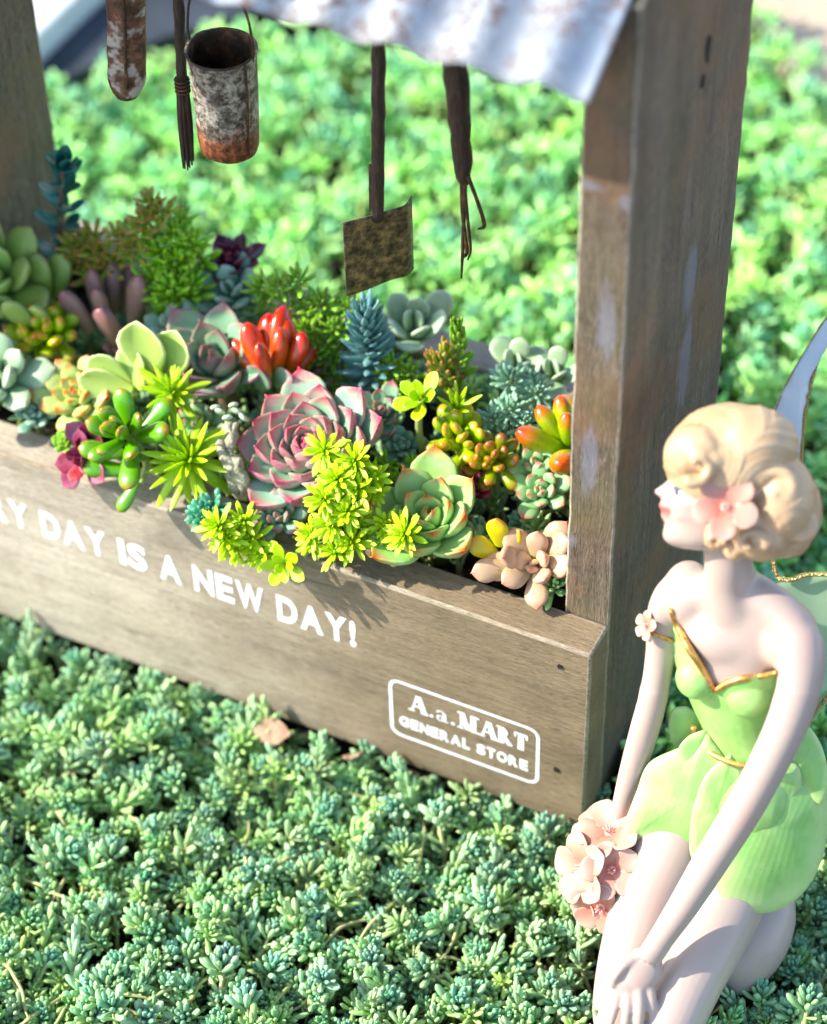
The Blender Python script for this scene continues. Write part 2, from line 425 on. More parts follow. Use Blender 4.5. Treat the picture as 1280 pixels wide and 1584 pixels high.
def sprig(kind, rnd, seg, rings, nleaf):
    """one shoot of blue-green stonecrop, foot at the origin"""
    so = Soup(); lv, lq, lt, la = capsule_leaf(seg, rings, {0: .165, 3: .165, 1: .14, 2: .13, 4: .13}[kind])
    glauc = np.array((0.21, 0.46, 0.285)); pale = np.array((0.42, 0.64, 0.40)); deep = np.array((0.09, 0.30, 0.20)); lime = np.array((0.48, 0.64, 0.13)); stemc = np.array((0.50, 0.54, 0.24))
    h = rnd.uniform(0.5, 1.0); lean = np.array((rnd.uniform(-.45, .45), rnd.uniform(-.45, .45), 1.0)); lean /= np.linalg.norm(lean)
    ax = Vector(lean); a, b, _ = frame(ax)
    if kind == 3: h *= 1.5
    if kind == 4: h *= 1.45
    def lf(pos, th, el, L, col, w=1.0):
        e = math.radians(el); rad = a*math.cos(th)+b*math.sin(th)
        d = rad*math.cos(e)+ax*math.sin(e); up = -rad*math.sin(e)+ax*math.cos(e)
        v = place(lv, pos, d, up, L, w)
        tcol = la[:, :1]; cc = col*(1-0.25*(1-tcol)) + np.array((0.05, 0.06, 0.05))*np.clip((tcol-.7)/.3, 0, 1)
        so.add(v, lq, lt, cc)
    base = glauc*rnd.uniform(0.75, 1.2)
    if kind == 2: base = lime*0.6+glauc*0.5
    top = ax*h
    for i in range(nleaf):
        f = i/nleaf
        th = 2.4*i+rnd.uniform(-.2, .2)
        if kind in (0, 3):       # tight dome
            el = 84-62*f**0.9+rnd.uniform(-14, 14); L = (0.17+0.22*f)*rnd.uniform(.8, 1.2)
            pos = top - ax*(0.30*f**1.5) + (a*math.cos(th)+b*math.sin(th))*0.05*f
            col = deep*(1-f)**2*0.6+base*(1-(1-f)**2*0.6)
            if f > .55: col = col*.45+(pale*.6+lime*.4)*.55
        elif kind == 1:          # open finger leaves up a stem
            el = 75-45*f+rnd.uniform(-15, 15); L = (0.20+0.22*f)*rnd.uniform(.8, 1.2)
            pos = top - ax*(0.65*h*f)
            col = base*(1-f*.6)+lime*f*.6*.95
        elif kind == 4:          # tall leggy shoot, long leaves in loose whorls
            el = 78-38*f+rnd.uniform(-12, 12); L = (0.24+0.26*f)*rnd.uniform(.85, 1.2); pos = top - ax*(0.8*h*f**1.3); col = (pale*.55+base*.3+lime*.25)
        else:                    # star
            el = 70-70*f+rnd.uniform(-8, 8); L = (0.2+0.25*f)*rnd.uniform(.85, 1.15); pos = top-ax*0.12*f
            col = base*rnd.uniform(.9, 1.15)
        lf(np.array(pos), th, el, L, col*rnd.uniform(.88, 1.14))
    for i in range(5 if kind != 3 else 8):       # sparse leaves lower down
        f = rnd.uniform(.15, .75); th = rnd.uniform(0, 6.28)
        lf(np.array(ax*h*f), th, rnd.uniform(15, 60), rnd.uniform(.2, .36), (pale*.5+lime*.5)*rnd.uniform(.8, 1.1), 0.9)
    p = [Vector((0, 0, -0.8)), ax*h*0.3, top]
    v, q, t = tube_np(p, [0.045, 0.045, 0.03], 5)
    v = np.array([list(x) for x in v]); so.add(v, np.array(q), np.array(t), np.tile(stemc*rnd.uniform(.7, 1.05), (len(v), 1)))
    return so.arrays()

gm = NT('stonecrop_leaves', 0.45)
a_ = gm.n('ShaderNodeAttribute', attribute_name='tint'); g = gm.geo()
nz = gm.noise(700, 3, 0.6, g)
gm.color(gm.mix(gm.mr(nz, 0.45, 0.7, 0, 0.25), a_.outputs['Color'], (0.30, 0.45, 0.38)))
gm.b.inputs['Subsurface Weight'].default_value = 0.0
tl = gm.n('ShaderNodeBsdfTranslucent'); gm.l(gm.mix(0.5, a_.outputs['Color'], (0.30, 0.50, 0.12)), tl.inputs[0])
ms = gm.n('ShaderNodeMixShader'); ms.inputs[0].default_value = 0.15; gm.l(gm.b.outputs[0], ms.inputs[1]); gm.l(tl.outputs[0], ms.inputs[2]); gm.l(ms.outputs[0], gm.out.inputs['Surface'])
GROUND_MAT = gm.m

def scatter(name, pts, protos, zfun, sc=(0.85, 1.2), tilt=0.3, seed=1, kinds=None, label=None):
    rnd = random.Random(seed); Vv = []; Q = []; T = []; C = []; n = 0
    for (x, y) in pts:
        v, q, t, c = protos[rnd.randrange(len(protos))]
        s = rnd.uniform(*sc); th = rnd.uniform(0, 6.283); ti = rnd.uniform(-tilt, tilt); tj = rnd.uniform(-tilt, tilt)
        M = np.array(Euler((ti, tj, th)).to_matrix())*s
        Vv.append(v@M.T+np.array((x, y, zfun(x, y)))); Q.append(q+n); T.append(t+n); yl = rnd.random()**2.2; C.append(c*rnd.uniform(.82, 1.22)*(1+np.array((rnd.uniform(-.10, .1)+.15*yl, rnd.uniform(-.04, .06)+.12*yl, rnd.uniform(-.12, .1)-.30*yl)))); n += len(v)
    me = mesh_np(name, np.concatenate(Vv), np.concatenate(Q), np.concatenate(T), True, {'tint': np.concatenate(C)})
    return obj(name, me, GROUND_MAT, None, 'stuff', label)
def hgt(x, y):
    return -1.05+0.62*noise.noise(Vector((x*0.42, y*0.42, 3.1)))+0.28*noise.noise(Vector((x*1.3, y*1.3, 9.1)))
def in_front_view(x, y, pad):
    # region of the bed that the photograph's frame covers, with a margin
    d = np.array((x, y, 0.0))-CAM; z = d@FW; u = 640+FOC*(d@RT)/z; v = 792-FOC*(d@UP)/z
    return -pad < u < 1280+pad and -pad < v < 1584+pad, u, v
rnd = random.Random(3)
near = [sprig(k, rnd, 6, 5, n) for k, n in ((0, 24), (0, 28), (0, 22), (1, 18), (1, 16), (2, 15), (3, 22), (0, 24), (1, 20), (1, 14), (4, 16), (4, 13))]
pts = []
st = 0.44
y = -15.0
while y < 3.2:
    x = -24.0
    while x < 14:
        px, py = x+rnd.uniform(-.28, .28), y+rnd.uniform(-.28, .28)
        ok, u, v = in_front_view(px, py, 160)
        if ok and not blocked(px, py) and noise.noise(Vector((px*0.9, py*0.9, 5))) > -0.5: pts.append((px, py))
        x += st
    y += st
print('near sprigs', len(pts))
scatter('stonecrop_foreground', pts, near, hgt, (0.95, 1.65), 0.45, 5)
lowp = [sprig(k, rnd, 5, 4, n) for k, n in ((1, 12), (0, 14), (2, 12))]
extra = []
for k in range(520):
    x, y = rnd.uniform(4.2, 10.5), rnd.uniform(-6.5, 3)
    if not blocked(x, y, -0.12): extra.append((x, y))
scatter('stonecrop_by_figure', extra, near, lambda x, y: hgt(x, y)-0.15, (0.9, 1.35), 0.5, 16)
scatter('stonecrop_by_knees', [tuple(at(u, v, -1.0))[:2] for u, v in ((962, 1622), (985, 1630), (935, 1612), (900, 1600), (1005, 1640), (972, 1640), (950, 1632), (1075, 1628), (1100, 1618))], near, lambda x, y: -0.75, (1.3, 1.6), 0.25, 17)
pts2 = [(x+rnd.uniform(-.3, .3), y+rnd.uniform(-.3, .3)) for x, y in pts if rnd.random() < .55]
scatter('stonecrop_undergrowth', [q_ for q_ in pts2 if not blocked(*q_)], lowp, lambda x, y: -1.55, (0.9, 1.4), 0.7, 6)
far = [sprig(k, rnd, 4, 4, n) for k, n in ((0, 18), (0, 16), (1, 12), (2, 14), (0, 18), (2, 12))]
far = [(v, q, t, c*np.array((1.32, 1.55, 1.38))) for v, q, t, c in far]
pts = []; y = 3.2
while y < 39:
    x = -32.0; st = 0.56+0.006*y
    while x < 24:
        px, py = x+rnd.uniform(-.35, .35), y+rnd.uniform(-.35, .35)
        ok, u, v = in_front_view(px, py, 200)
        if ok and not blocked(px, py) and py < bed_limit(px)-0.3 and not (px < -19 and py > 21.5+(px+30.3)*1.32) and noise.noise(Vector((px*0.5, py*0.5, 5))) > -0.50: pts.append((px, py))
        x += st
    y += st
print('far sprigs', len(pts))
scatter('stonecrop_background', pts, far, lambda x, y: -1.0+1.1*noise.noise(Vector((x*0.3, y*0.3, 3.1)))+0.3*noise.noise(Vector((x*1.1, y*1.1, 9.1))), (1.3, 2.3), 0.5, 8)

# runners: pale creeping stems over the foreground bed
runm = NT('pale_stems', 0.55); g = runm.geo(); runm.color(runm.ramp(runm.noise(120, 4, 0.6, g), [(0.3, (0.28, 0.33, 0.10)), (0.55, (0.45, 0.45, 0.20)), (0.75, (0.50, 0.38, 0.22))]))
Vv = []; Q = []; T = []; n = 0
for k in range(300):
    x, y = rnd.uniform(-19, 9), rnd.uniform(-13, 0)
    ok, u, v = in_front_view(x, y, 60)
    if not ok or blocked(x, y, 0.8): continue
    th = rnd.uniform(0, 6.283); P = []; z = hgt(x, y)+rnd.uniform(.35, .95)
    L = rnd.uniform(0.8, 2.4)
    for i in range(6):
        P.append(Vector((x, y, z+0.12*math.sin(i*1.1)))); x += math.cos(th)*L/5; y += math.sin(th)*L/5; th += rnd.uniform(-.35, .35)
    if any(blocked(p.x, p.y, .2) for p in P): continue
    P, rr = spline(P, [0.03, 0.045, 0.05, 0.042, 0.036, 0.02], 3)
    vv, qq, tt = tube_np(P, rr, 6); Vv.append(np.array([list(a) for a in vv])); Q.append(np.array(qq)+n); T.append(np.array(tt)+n); n += len(vv)
obj('stonecrop_runners', mesh_np('stonecrop_runners', np.concatenate(Vv), np.concatenate(Q), np.concatenate(T)), runm.m, None, 'stuff')

# fallen dry leaves against the foot of the box
drym = NT('dry_leaf', 0.8); g = drym.geo(); drym.color(drym.ramp(drym.noise(200, 4, 0.6, g), [(0.3, (0.22, 0.12, 0.07)), (0.7, (0.48, 0.33, 0.22))])); drym.bump(drym.noise(300, 3, .6, g), .4, .001)
dl = leaf_mesh('dry_leaf', prof([(0, .05), (.3, .26), (.6, .3), (.85, .18), (1, .02)]), prof([(0, .02), (1, .01)]), 8, 9, cup=.5, bend=.5, wav=.25)
for i, (u, v, L, th, lab) in enumerate(((425, 1133, 1.15, 0.3, 'crumpled brown dry leaf on the stonecrop below the long lettering'), (548, 1178, 0.95, -1.1, 'small upright tan dry leaf in front of the box, left of the store stamp'))):
    p = at(u, v, 0.15)
    o = obj('dry_leaf', dl, drym.m); o['label'] = lab; o['category'] = 'leaf'; o['group'] = 'dry leaves fallen on the bed'
    d = Vector((math.cos(th), math.sin(th), 0.5 if i else 0.05)); M = leaf_matrix(p-d.normalized()*L*.5, d, Vector((.2, -.6, .8)), L, 1.1); o.matrix_basis = M

# ------------------------------------------------------------------ the planter: a wooden stall with an iron roof
P = thing('planter_stall', 'weathered wooden stall-shaped planter box with white lettering and corrugated iron roof', 'planter', (-10.6, 4.7, 0))
W_front = wood_mat('wood_front', 0, (0.44, 0.375, 0.285), (0.21, 0.17, 0.125), (0.62, 0.55, 0.44), 1.0, 0.15, 0, 0.10)
_m = W_front  # darker tone towards the right-hand end of the front board
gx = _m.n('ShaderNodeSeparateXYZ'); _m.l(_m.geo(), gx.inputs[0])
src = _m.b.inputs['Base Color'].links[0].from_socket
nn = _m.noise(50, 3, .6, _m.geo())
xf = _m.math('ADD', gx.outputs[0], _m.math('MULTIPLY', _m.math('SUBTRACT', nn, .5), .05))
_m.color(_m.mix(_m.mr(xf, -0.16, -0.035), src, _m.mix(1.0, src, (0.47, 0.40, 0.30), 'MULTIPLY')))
W_edge = wood_mat('wood_worn_edge', 0, (0.36, 0.30, 0.21), (0.15, 0.11, 0.075), (0.56, 0.49, 0.37), 2.0, 0.3, 0, 0.3)
W_top = wood_mat('wood_back', 0, (0.36, 0.29, 0.22), (0.15, 0.115, 0.085), (0.52, 0.46, 0.37), 3.0)
W_post = wood_mat('wood_post', 2, (0.105, 0.077, 0.053), (0.034, 0.024, 0.017), (0.235, 0.185, 0.13), 4.0, 0.5, 0, 0.30)
# blue-grey paint rubs on the post
_m = W_post; src = _m.b.inputs['Base Color'].links[0].from_socket
pos = _m.geo(); cur = src
for (cx, cy, cz, rx, ry, rz) in ((-.45, 1.12, 16.7, .28, .3, 1.3), (-.72, 1.12, 12.4, .26, .3, 1.35), (-1.0, 1.12, 20.4, .45, .3, .16), (-.15, 1.12, 20.2, .22, .3, .25), (0, 5.3, 14.8, .4, .5, 1.3), (0, 5.4, 12.2, .4, .55, 1.7), (-1.1, 1.12, 9.6, .2, .3, .3)):
    mp = _m.mapping(pos, (1/(rx*S), 1/(ry*S), 1/(rz*S)), (-cx/rx, -cy/ry, -cz/rz))
    ln = _m.n('ShaderNodeVectorMath', operation='LENGTH'); _m.l(mp, ln.inputs[0])
    w = _m.math('ADD', ln.outputs['Value'], _m.math('MULTIPLY', _m.math('SUBTRACT', _m.noise(260, 4, .7, _m.mapping(pos, (1, 1, .35))), .5), 1.5))
    cur = _m.mix(_m.mr(w, 1.05, 0.45, 0, 0.62), cur, (0.19, 0.19, 0.23))
_m.color(cur)
W_pedge = wood_mat('wood_post_edge', 2, (0.30, 0.26, 0.19), (0.14, 0.11, 0.08), (0.45, 0.40, 0.31), 5.0)

def board(name, x0, x1, y0, y1, z0, z1, mat, edge_mat, parent, bev=0.07, cuts=1, wear=0.02, grain=0, top=None):
    """board with rounded, worn arrises; the arris faces take the paler wood"""
    off = root_loc(parent); bm = bmesh.new()
    if top is None:
        r = bmesh.ops.create_cube(bm, size=1.0)
        for v in bm.verts: v.co = Vector(((x0+x1)/2+v.co.x*(x1-x0), (y0+y1)/2+v.co.y*(y1-y0), (z0+z1)/2+v.co.z*(z1-z0)))
    else:   # gable: list of (y, z) outline
        a = [bm.verts.new((x0, y, z)) for y, z in top]; b = [bm.verts.new((x1, y, z)) for y, z in top]; n = len(top)
        bm.faces.new(a); bm.faces.new(b[::-1])
        for i in range(n): bm.faces.new((a[i], b[i], b[(i+1) % n], a[(i+1) % n]))
        bmesh.ops.recalc_face_normals(bm, faces=bm.faces)
    big = {f: 0 for f in bm.faces}
    r = bmesh.ops.bevel(bm, geom=list(bm.edges), offset=bev, segments=2, affect='EDGES', profile=0.6)
    bf = set(r['faces'])
    for f in bm.faces:
        f.material_index = 1 if f in bf else 0; f.smooth = f in bf
    # cut along the long axis so the arris can wander
    long = max(range(3), key=lambda k: (x1-x0, y1-y0, z1-z0)[k]); lo = (x0, y0, z0)[long]; hi = (x1, y1, z1)[long]
    nn = int((hi-lo)/0.35)
    for i in range(1, nn):
        c = Vector((0, 0, 0)); nrm = Vector((0, 0, 0)); c[long] = lo+(hi-lo)*i/nn; nrm[long] = 1
        bmesh.ops.bisect_plane(bm, geom=list(bm.verts)+list(bm.edges)+list(bm.faces), plane_co=c, plane_no=nrm)
    for v in bm.verts:
        p = v.co.copy(); d = Vector([noise.noise(p*1.1+Vector((k*7.3, 1, 2)))+0.5*noise.noise(p*3.1+Vector((k*3.3, 5, 2))) for k in range(3)])
        v.co += d*wear
    for v in bm.verts: v.co = (v.co-off)*S
    me = bpy.data.meshes.new(name); bm.to_mesh(me); bm.free()
    me.materials.append(mat.m); me.materials.append(edge_mat.m)
    return obj(name, me, None, parent)
HB = 7.0; T = 1.12; LX = -21.2; DB = 9.42
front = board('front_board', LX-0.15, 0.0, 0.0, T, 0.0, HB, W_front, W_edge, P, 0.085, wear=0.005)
back = board('back_board', LX-0.15, 0.0, 8.32, DB, 0.0, HB, W_top, W_edge, P, 0.1)
gable = [(T+.005, -0.2), (8.315, -0.2), (8.315, 25.0), (4.7, 26.9), (T+.005, 25.05)]
for x0, x1 in ((-1.19, 0.0), (LX, LX+1.19)):
    board('end_post', x0, x1, T, 8.3, 0, 27, W_post, W_pedge, P, 0.06, top=gable, wear=0.03)
board('floor_board', LX+1.2, -1.2, T+.01, 8.31, 0.3, 1.2, W_top, W_edge, P, 0.05)
# nail holes and a knot
holem = flat_mat('dark_hole', (0.006, 0.005, 0.004), 0.9)
def hole(parent, c, n, r, stretch=(1, 1)):
    n = Vector(n); a = Vector((0, 0, 1)); b = n.cross(a)
    vs = []; k = 11
    for i in range(k):
        th = 2*math.pi*i/k; rr = r*R.uniform(.7, 1.25); vs.append(Vector(c)+n*0.035+a*math.sin(th)*rr*stretch[1]+b*math.cos(th)*rr*stretch[0])
    vs2 = [v-n*0.12 for v in vs]
    poly('nail_hole', vs+vs2, [list(range(k)), list(range(k, 2*k))]+[(i, (i+1) % k, k+(i+1) % k, k+i) for i in range(k)], holem, parent)
hole(front, (-.81, 0, 6.23), (0, -1, 0), 0.085); hole(front, (-.82, 0, 2.13), (0, -1, 0), 0.085)
rp = [c for c in P.children if c.name.startswith('end_post')][0]
hole(rp, (0, 5.28, 21.5), (1, 0, 0), 0.13, (1.0, 3.2)); hole(rp, (0, 5.1, 20.75), (1, 0, 0), 0.07, (1.0, 2.4))
# potting soil in the box
pm = NT('potting_soil', 0.95); g = pm.geo(); n1 = pm.noise(260, 6, 0.75, g); pm.color(pm.ramp(n1, [(0.35, (0.010, 0.007, 0.005)), (0.7, (0.045, 0.03, 0.02))])); pm.bump(n1, 1.0, 0.003)
nx, ny = 60, 24; off = root_loc(P); vs = []
for j in range(ny+1):
    for i in range(nx+1):
        x = LX+1.21+(19.99-1.21)*i/nx-0.0; x = LX+1.2+( -1.2-(LX+1.2))*i/nx; y = T+.012+(8.3-T)*j/ny
        vs.append(Vector((x, y, 6.0+0.5*noise.noise(Vector((x*.6, y*.6, 0)))+.25*noise.noise(Vector((x*2, y*2, 4)))))-off)
qs = [(j*(nx+1)+i, j*(nx+1)+i+1, (j+1)*(nx+1)+i+1, (j+1)*(nx+1)+i) for j in range(ny) for i in range(nx)]
obj('potting_soil', mesh_np('potting_soil', np.array([list(v) for v in vs]), qs), pm.m, P, 'stuff')

# lettering printed on the front board
ink = NT('white_print', 0.7); g = ink.geo(); nz = ink.noise(900, 4, .75, ink.mapping(g, (.4, 1, 1)))
ink.color(ink.mix(ink.mr(nz, .52, .66, 0, .75), (0.80, 0.82, 0.83), (0.42, 0.38, 0.33)))
def text_mesh(body, bold):
    cu = bpy.data.curves.new('t', 'FONT'); cu.body = body; cu.offset = bold; cu.size = 1; cu.resolution_u = 4
    o = bpy.data.objects.new('t', cu); COL.objects.link(o); dg = bpy.context.evaluated_depsgraph_get()
    me = bpy.data.meshes.new_from_object(o.evaluated_get(dg)); bpy.data.objects.remove(o); return me
def letter(ch, x, z0, w, h, mat, bold=0.03, parent=front, name='letter'):
    me = text_mesh(ch, bold); co = np.zeros(len(me.vertices)*3); me.vertices.foreach_get('co', co); co = co.reshape(-1, 3)
    lo, hi = co.min(0), co.max(0); off = root_loc(parent)
    c2 = np.zeros_like(co); c2[:, 0] = x+(co[:, 0]-lo[0])/(hi[0]-lo[0])*w; c2[:, 2] = z0+(co[:, 1]-lo[1])/(hi[1]-lo[1])*h; c2[:, 1] = -0.010
    c2 = (c2-np.array(off))*S; me.vertices.foreach_set('co', c2.ravel()); me.name = name; me.update()
    me.materials.append(mat); return obj(name, me, None, parent)
# widths relative to a bold grotesque
LW = {'D': .80, 'A': .88, 'Y': .84, 'I': .27, 'S': .76, 'N': .80, 'E': .70, 'W': 1.10, '!': .24, 'R': .80, 'V': .86, 'G': .84, 'L': .64, 'T': .72, 'O': .88}
def words(txt, xr, z0, h, gap, space, mat, bold, right=True, k=1.0, ztilt=0.0):
    tot = sum((LW[c]*h*k+gap) if c != ' ' else space for c in txt)-gap
    x = xr-tot
    for c in txt:
        if c == ' ': x += space; continue
        zz = z0+ztilt*(x-xr)
        letter(c, x, zz, LW[c]*h*k, h, mat, bold); x += LW[c]*h*k+gap
    return xr-tot
x = words('EVERY DAY IS A NEW DAY!', -6.56, 4.17, 1.02, 0.070, 0.315, ink.m, 0.042, k=0.755, ztilt=-0.004)
print('text starts', x)
words('GENERAL STORE', -1.62, 1.62, 0.42, 0.035, 0.16, ink.m, 0.05, k=0.83)
# stamp frame: rounded rectangle line
def frame_line(x0, x1, z0, z1, r, w):
    pts_o = []; pts_i = []
    for cx, cz, a0 in ((x1-r, z1-r, 0), (x0+r, z1-r, 90), (x0+r, z0+r, 180), (x1-r, z0+r, 270)):
        for k in range(7):
            a = math.radians(a0+15*k); pts_o.append((cx+r*math.cos(a), -0.010, cz+r*math.sin(a))); pts_i.append((cx+(r-w)*math.cos(a), -0.010, cz+(r-w)*math.sin(a)))
    n = len(pts_o)
    poly('stamp_frame', pts_o+pts_i, [(i, (i+1) % n, n+(i+1) % n, n+i) for i in range(n)], ink.m, front)
frame_line(-5.66, -1.30, 1.16, 3.46, 0.34, 0.10)
# serif letters cut as outlines: strokes with thick and thin limbs
def strokes(polys, name='letter'):
    vs = []; fs = []; off = 0
    for i, pl in enumerate(polys):
        fs.append(tuple(range(len(vs), len(vs)+len(pl)))); vs += [(x, -0.010-0.0012*i, z) for x, z in pl]
    poly(name, vs, fs, ink.m, front)
def serif(ch, x, z, w, h):
    t = 0.155*h/0.6; th = 0.055*h/0.6; sf = 0.05*h/0.6
    def rc(a, b, c, d): return [(x+a, z+b), (x+c, z+b), (x+c, z+d), (x+a, z+d)]
    def ln(x0, z0, x1, z1, wd): return [(x+x0-wd/2, z+z0), (x+x0+wd/2, z+z0), (x+x1+wd/2, z+z1), (x+x1-wd/2, z+z1)]
    if ch == 'A': P_ = [ln(w*.16, 0, w*.47, h, th*1.1), ln(w*.82, 0, w*.5, h, t), rc(w*.27, h*.3, w*.70, h*.3+th), rc(-.01, 0, w*.33, sf), rc(w*.62, 0, w+.01, sf)]
    elif ch == 'M': P_ = [rc(w*.12, 0, w*.12+th, h), rc(w*.86-t, 0, w*.86, h), ln(w*.20, h, w*.47, 0.02, t*.95), ln(w*.80, h, w*.49, 0.02, th*1.1), rc(0, 0, w*.28, sf), rc(w*.64, 0, w, sf), rc(0, h-sf, w*.24, h), rc(w*.74, h-sf, w, h)]
    elif ch == 'T': P_ = [rc(w*.5-t/2, 0, w*.5+t/2, h), rc(0, h-th*1.1, w, h), rc(0, h*.70, th, h), rc(w-th, h*.70, w, h), rc(w*.25, 0, w*.75, sf)]
    elif ch == 'R':
        arc = []; n = 10
        for k in range(n+1):
            a = -math.pi/2+math.pi*k/n; arc.append((x+w*.42+w*.36*math.cos(a), z+h*.73+h*.27*math.sin(a)))
        inn = [(x+w*.42+(w*.36-t*.9)*math.cos(-math.pi/2+math.pi*k/n), z+h*.73+(h*.27-th)*math.sin(-math.pi/2+math.pi*k/n)) for k in range(n+1)]
        P_ = [rc(w*.14, 0, w*.14+t, h), ln(w*.9, 0, w*.48, h*.48, t*.95), rc(0, 0, w*.38, sf), rc(w*.75, 0, w+.02, sf), rc(0, h-sf, w*.44, h), rc(w*.25, h*.46, w*.44, h*.46+th)]
        for k in range(n): P_.append([arc[k], arc[k+1], inn[k+1], inn[k]])
    elif ch == 'a':
        P_ = [rc(w*.58, 0, w*.58+t*.8, h*.8), rc(w*.58, 0, w*1.0, sf)]
        n = 12
        for k in range(n):   # bowl
            a0, a1 = 2*math.pi*k/n, 2*math.pi*(k+1)/n
            P_.append([(x+w*.36+w*.30*math.cos(a0), z+h*.25+h*.25*math.sin(a0)), (x+w*.36+w*.30*math.cos(a1), z+h*.25+h*.25*math.sin(a1)), (x+w*.38+w*.13*math.cos(a1), z+h*.25+h*.16*math.sin(a1)), (x+w*.38+w*.13*math.cos(a0), z+h*.25+h*.16*math.sin(a0))])
        for k in range(6):   # hook
            a0, a1 = math.pi*k/6, math.pi*(k+1)/6
            P_.append([(x+w*.42+w*.34*math.cos(a0), z+h*.76+h*.24*math.sin(a0)), (x+w*.42+w*.34*math.cos(a1), z+h*.76+h*.24*math.sin(a1)), (x+w*.42+w*.18*math.cos(a1), z+h*.76+h*.14*math.sin(a1)), (x+w*.42+w*.18*math.cos(a0), z+h*.76+h*.14*math.sin(a0))])
    else:
        P_ = [[(x+.06+.06*math.cos(k*math.pi/5), z+.06+.06*math.sin(k*math.pi/5)) for k in range(10)]]
    strokes(P_)
hh = 0.66; zb = 2.42
for ch, x, w, h in (('A', -5.12, .66, hh), ('.', -4.42, .1, .1), ('a', -4.22, .42, .44), ('.', -3.72, .1, .1), ('M', -3.50, .72, hh), ('A', -2.80, .62, hh), ('R', -2.24, .50, hh), ('T', -1.66, .44, hh)): serif(ch, -5.09+(x+5.12)*0.885, zb, w*0.885, h)

# corrugated roof sheet
rm = NT('weathered_iron_roof', 0.62); g = rm.geo()
w1 = rm.noise(330, 6, .85, g, .6); w2 = rm.noise(70, 4, .6, rm.mapping(g, (1, .4, .4), (3, 1, 0))); 
c = rm.mix(rm.mr(rm.noise(25, 3, .6, g), .35, .65), (0.17, 0.22, 0.29), (0.28, 0.31, 0.345))
sepr = rm.n('ShaderNodeSeparateXYZ'); rm.l(g, sepr.inputs[0])
crest = rm.math('SINE', rm.math('MULTIPLY', sepr.outputs[0], 2*math.pi/(1.62*S)))
mask = rm.math('MULTIPLY', rm.mr(w1, .47, .56), rm.math('ADD', rm.mr(w2, .35, .6, 0.0, .8), rm.math('MULTIPLY', rm.mr(crest, -.2, .9), 0.35), clamp=True))
c = rm.mix(rm.math('MULTIPLY', mask, 1.1, clamp=True), c, (0.10, 0.055, 0.042)); c = rm.mix(rm.mr(rm.noise(900, 3, .6, g), .55, .7, 0, .35), c, (0.40, 0.36, 0.36)); rm.color(c)
rm.bump(rm.math('ADD', rm.math('MULTIPLY', mask, .6), rm.noise(900, 3, .6, g)), .35, .0004)
rm.b.inputs['Metallic'].default_value = 0.0
def roof_sheet(y0, z0, y1, z1):
    off = root_loc(P); nx, ny = 190, 16; vs = []; dz = z1-z0; dy = y1-y0; Ln = math.hypot(dz, dy); ny_ = (-dz/Ln, dy/Ln) if dy > 0 else (dz/Ln, -dy/Ln)
    for side in (0, 1):
        for j in range(ny+1):
            for i in range(nx+1):
                x = LX+.25+(-.25-(LX+.25))*i/nx; f = j/ny
                w = 0.18*math.sin(2*math.pi*x/1.62)+0.02*noise.noise(Vector((x*1.3, f*4, 1)))
                if f == 0: pass
                h = w-side*0.045
                jag = 0.06*noise.noise(Vector((x*1.1, 2, 8)))*(1-f)
                vs.append((x-off.x, y0+dy*f+ny_[0]*h+jag-off.y, z0+dz*f+ny_[1]*h-off.z))
    N = (nx+1)*(ny+1); q = []
    for j in range(ny):
        for i in range(nx):
            a = j*(nx+1)+i; q.append((a, a+1, a+nx+2, a+nx+1)); q.append((N+a, N+a+nx+1, N+a+nx+2, N+a+1))
    for i in range(nx): q.append((i+1, i, N+i, N+i+1)); a = ny*(nx+1)+i; q.append((a, a+1, N+a+1, N+a))
    for j in range(ny): a = j*(nx+1); q.append((a, a+nx+1, N+a+nx+1, N+a)); a += nx; q.append((a+nx+1, a, N+a, N+a+nx+1))
    obj('roof_sheet', mesh_np('roof_sheet', vs, q), rm.m, P)
roof_sheet(-1.0, 24.22, 4.66, 27.25); roof_sheet(10.4, 24.22, 4.74, 27.25)
rust_dark = NT('rusty_iron', 0.7); g = rust_dark.geo(); a1 = rust_dark.noise(300, 5, .7, g); a2 = rust_dark.noise(60, 4, .6, g)
c = rust_dark.ramp(a1, [(.3, (.016, .010, .007)), (.52, (.07, .038, .022)), (.68, (.26, .12, .05))]); rust_dark.color(rust_dark.mix(rust_dark.mr(a2, .5, .7, 0, .5), c, (.13, .055, .02))); rust_dark.b.inputs['Metallic'].default_value = .35; rust_dark.bump(a1, .8, .0008)
tube('hanging_rail', [(LX+1.0, 4.7, 21.4), (-1.0, 4.7, 21.4)], 0.16, rust_dark.m, P, 12)

# ------------------------------------------------------------------ rusty miniature tools hanging under the roof
mott = NT('rusty_galvanised', 0.62); g = mott.geo()
r1 = mott.noise(520, 5, .75, g); r2 = mott.noise(150, 4, .6, g); sp = mott.n('ShaderNodeSeparateXYZ'); mott.l(g, sp.inputs[0])
c = mott.ramp(r1, [(.38, (.025, .02, .016)), (.46, (.15, .12, .095)), (.54, (.34, .31, .26)), (.70, (.56, .53, .47))])
c = mott.mix(mott.mr(r2, .48, .64, 0, .75), c, (.05, .035, .028))
low = mott.mr(mott.math('ADD', sp.outputs[2], mott.math('MULTIPLY', mott.math('SUBTRACT', r2, .5), .02)), .1660, .1590)
c = mott.mix(low, c, mott.ramp(r1, [(.35, (.035, .010, .006)), (.52, (.19, .05, .016)), (.68, (.42, .15, .05))]))
mott.color(c); mott.b.inputs['Metallic'].default_value = .15; mott.bump(r1, .8, .0006)
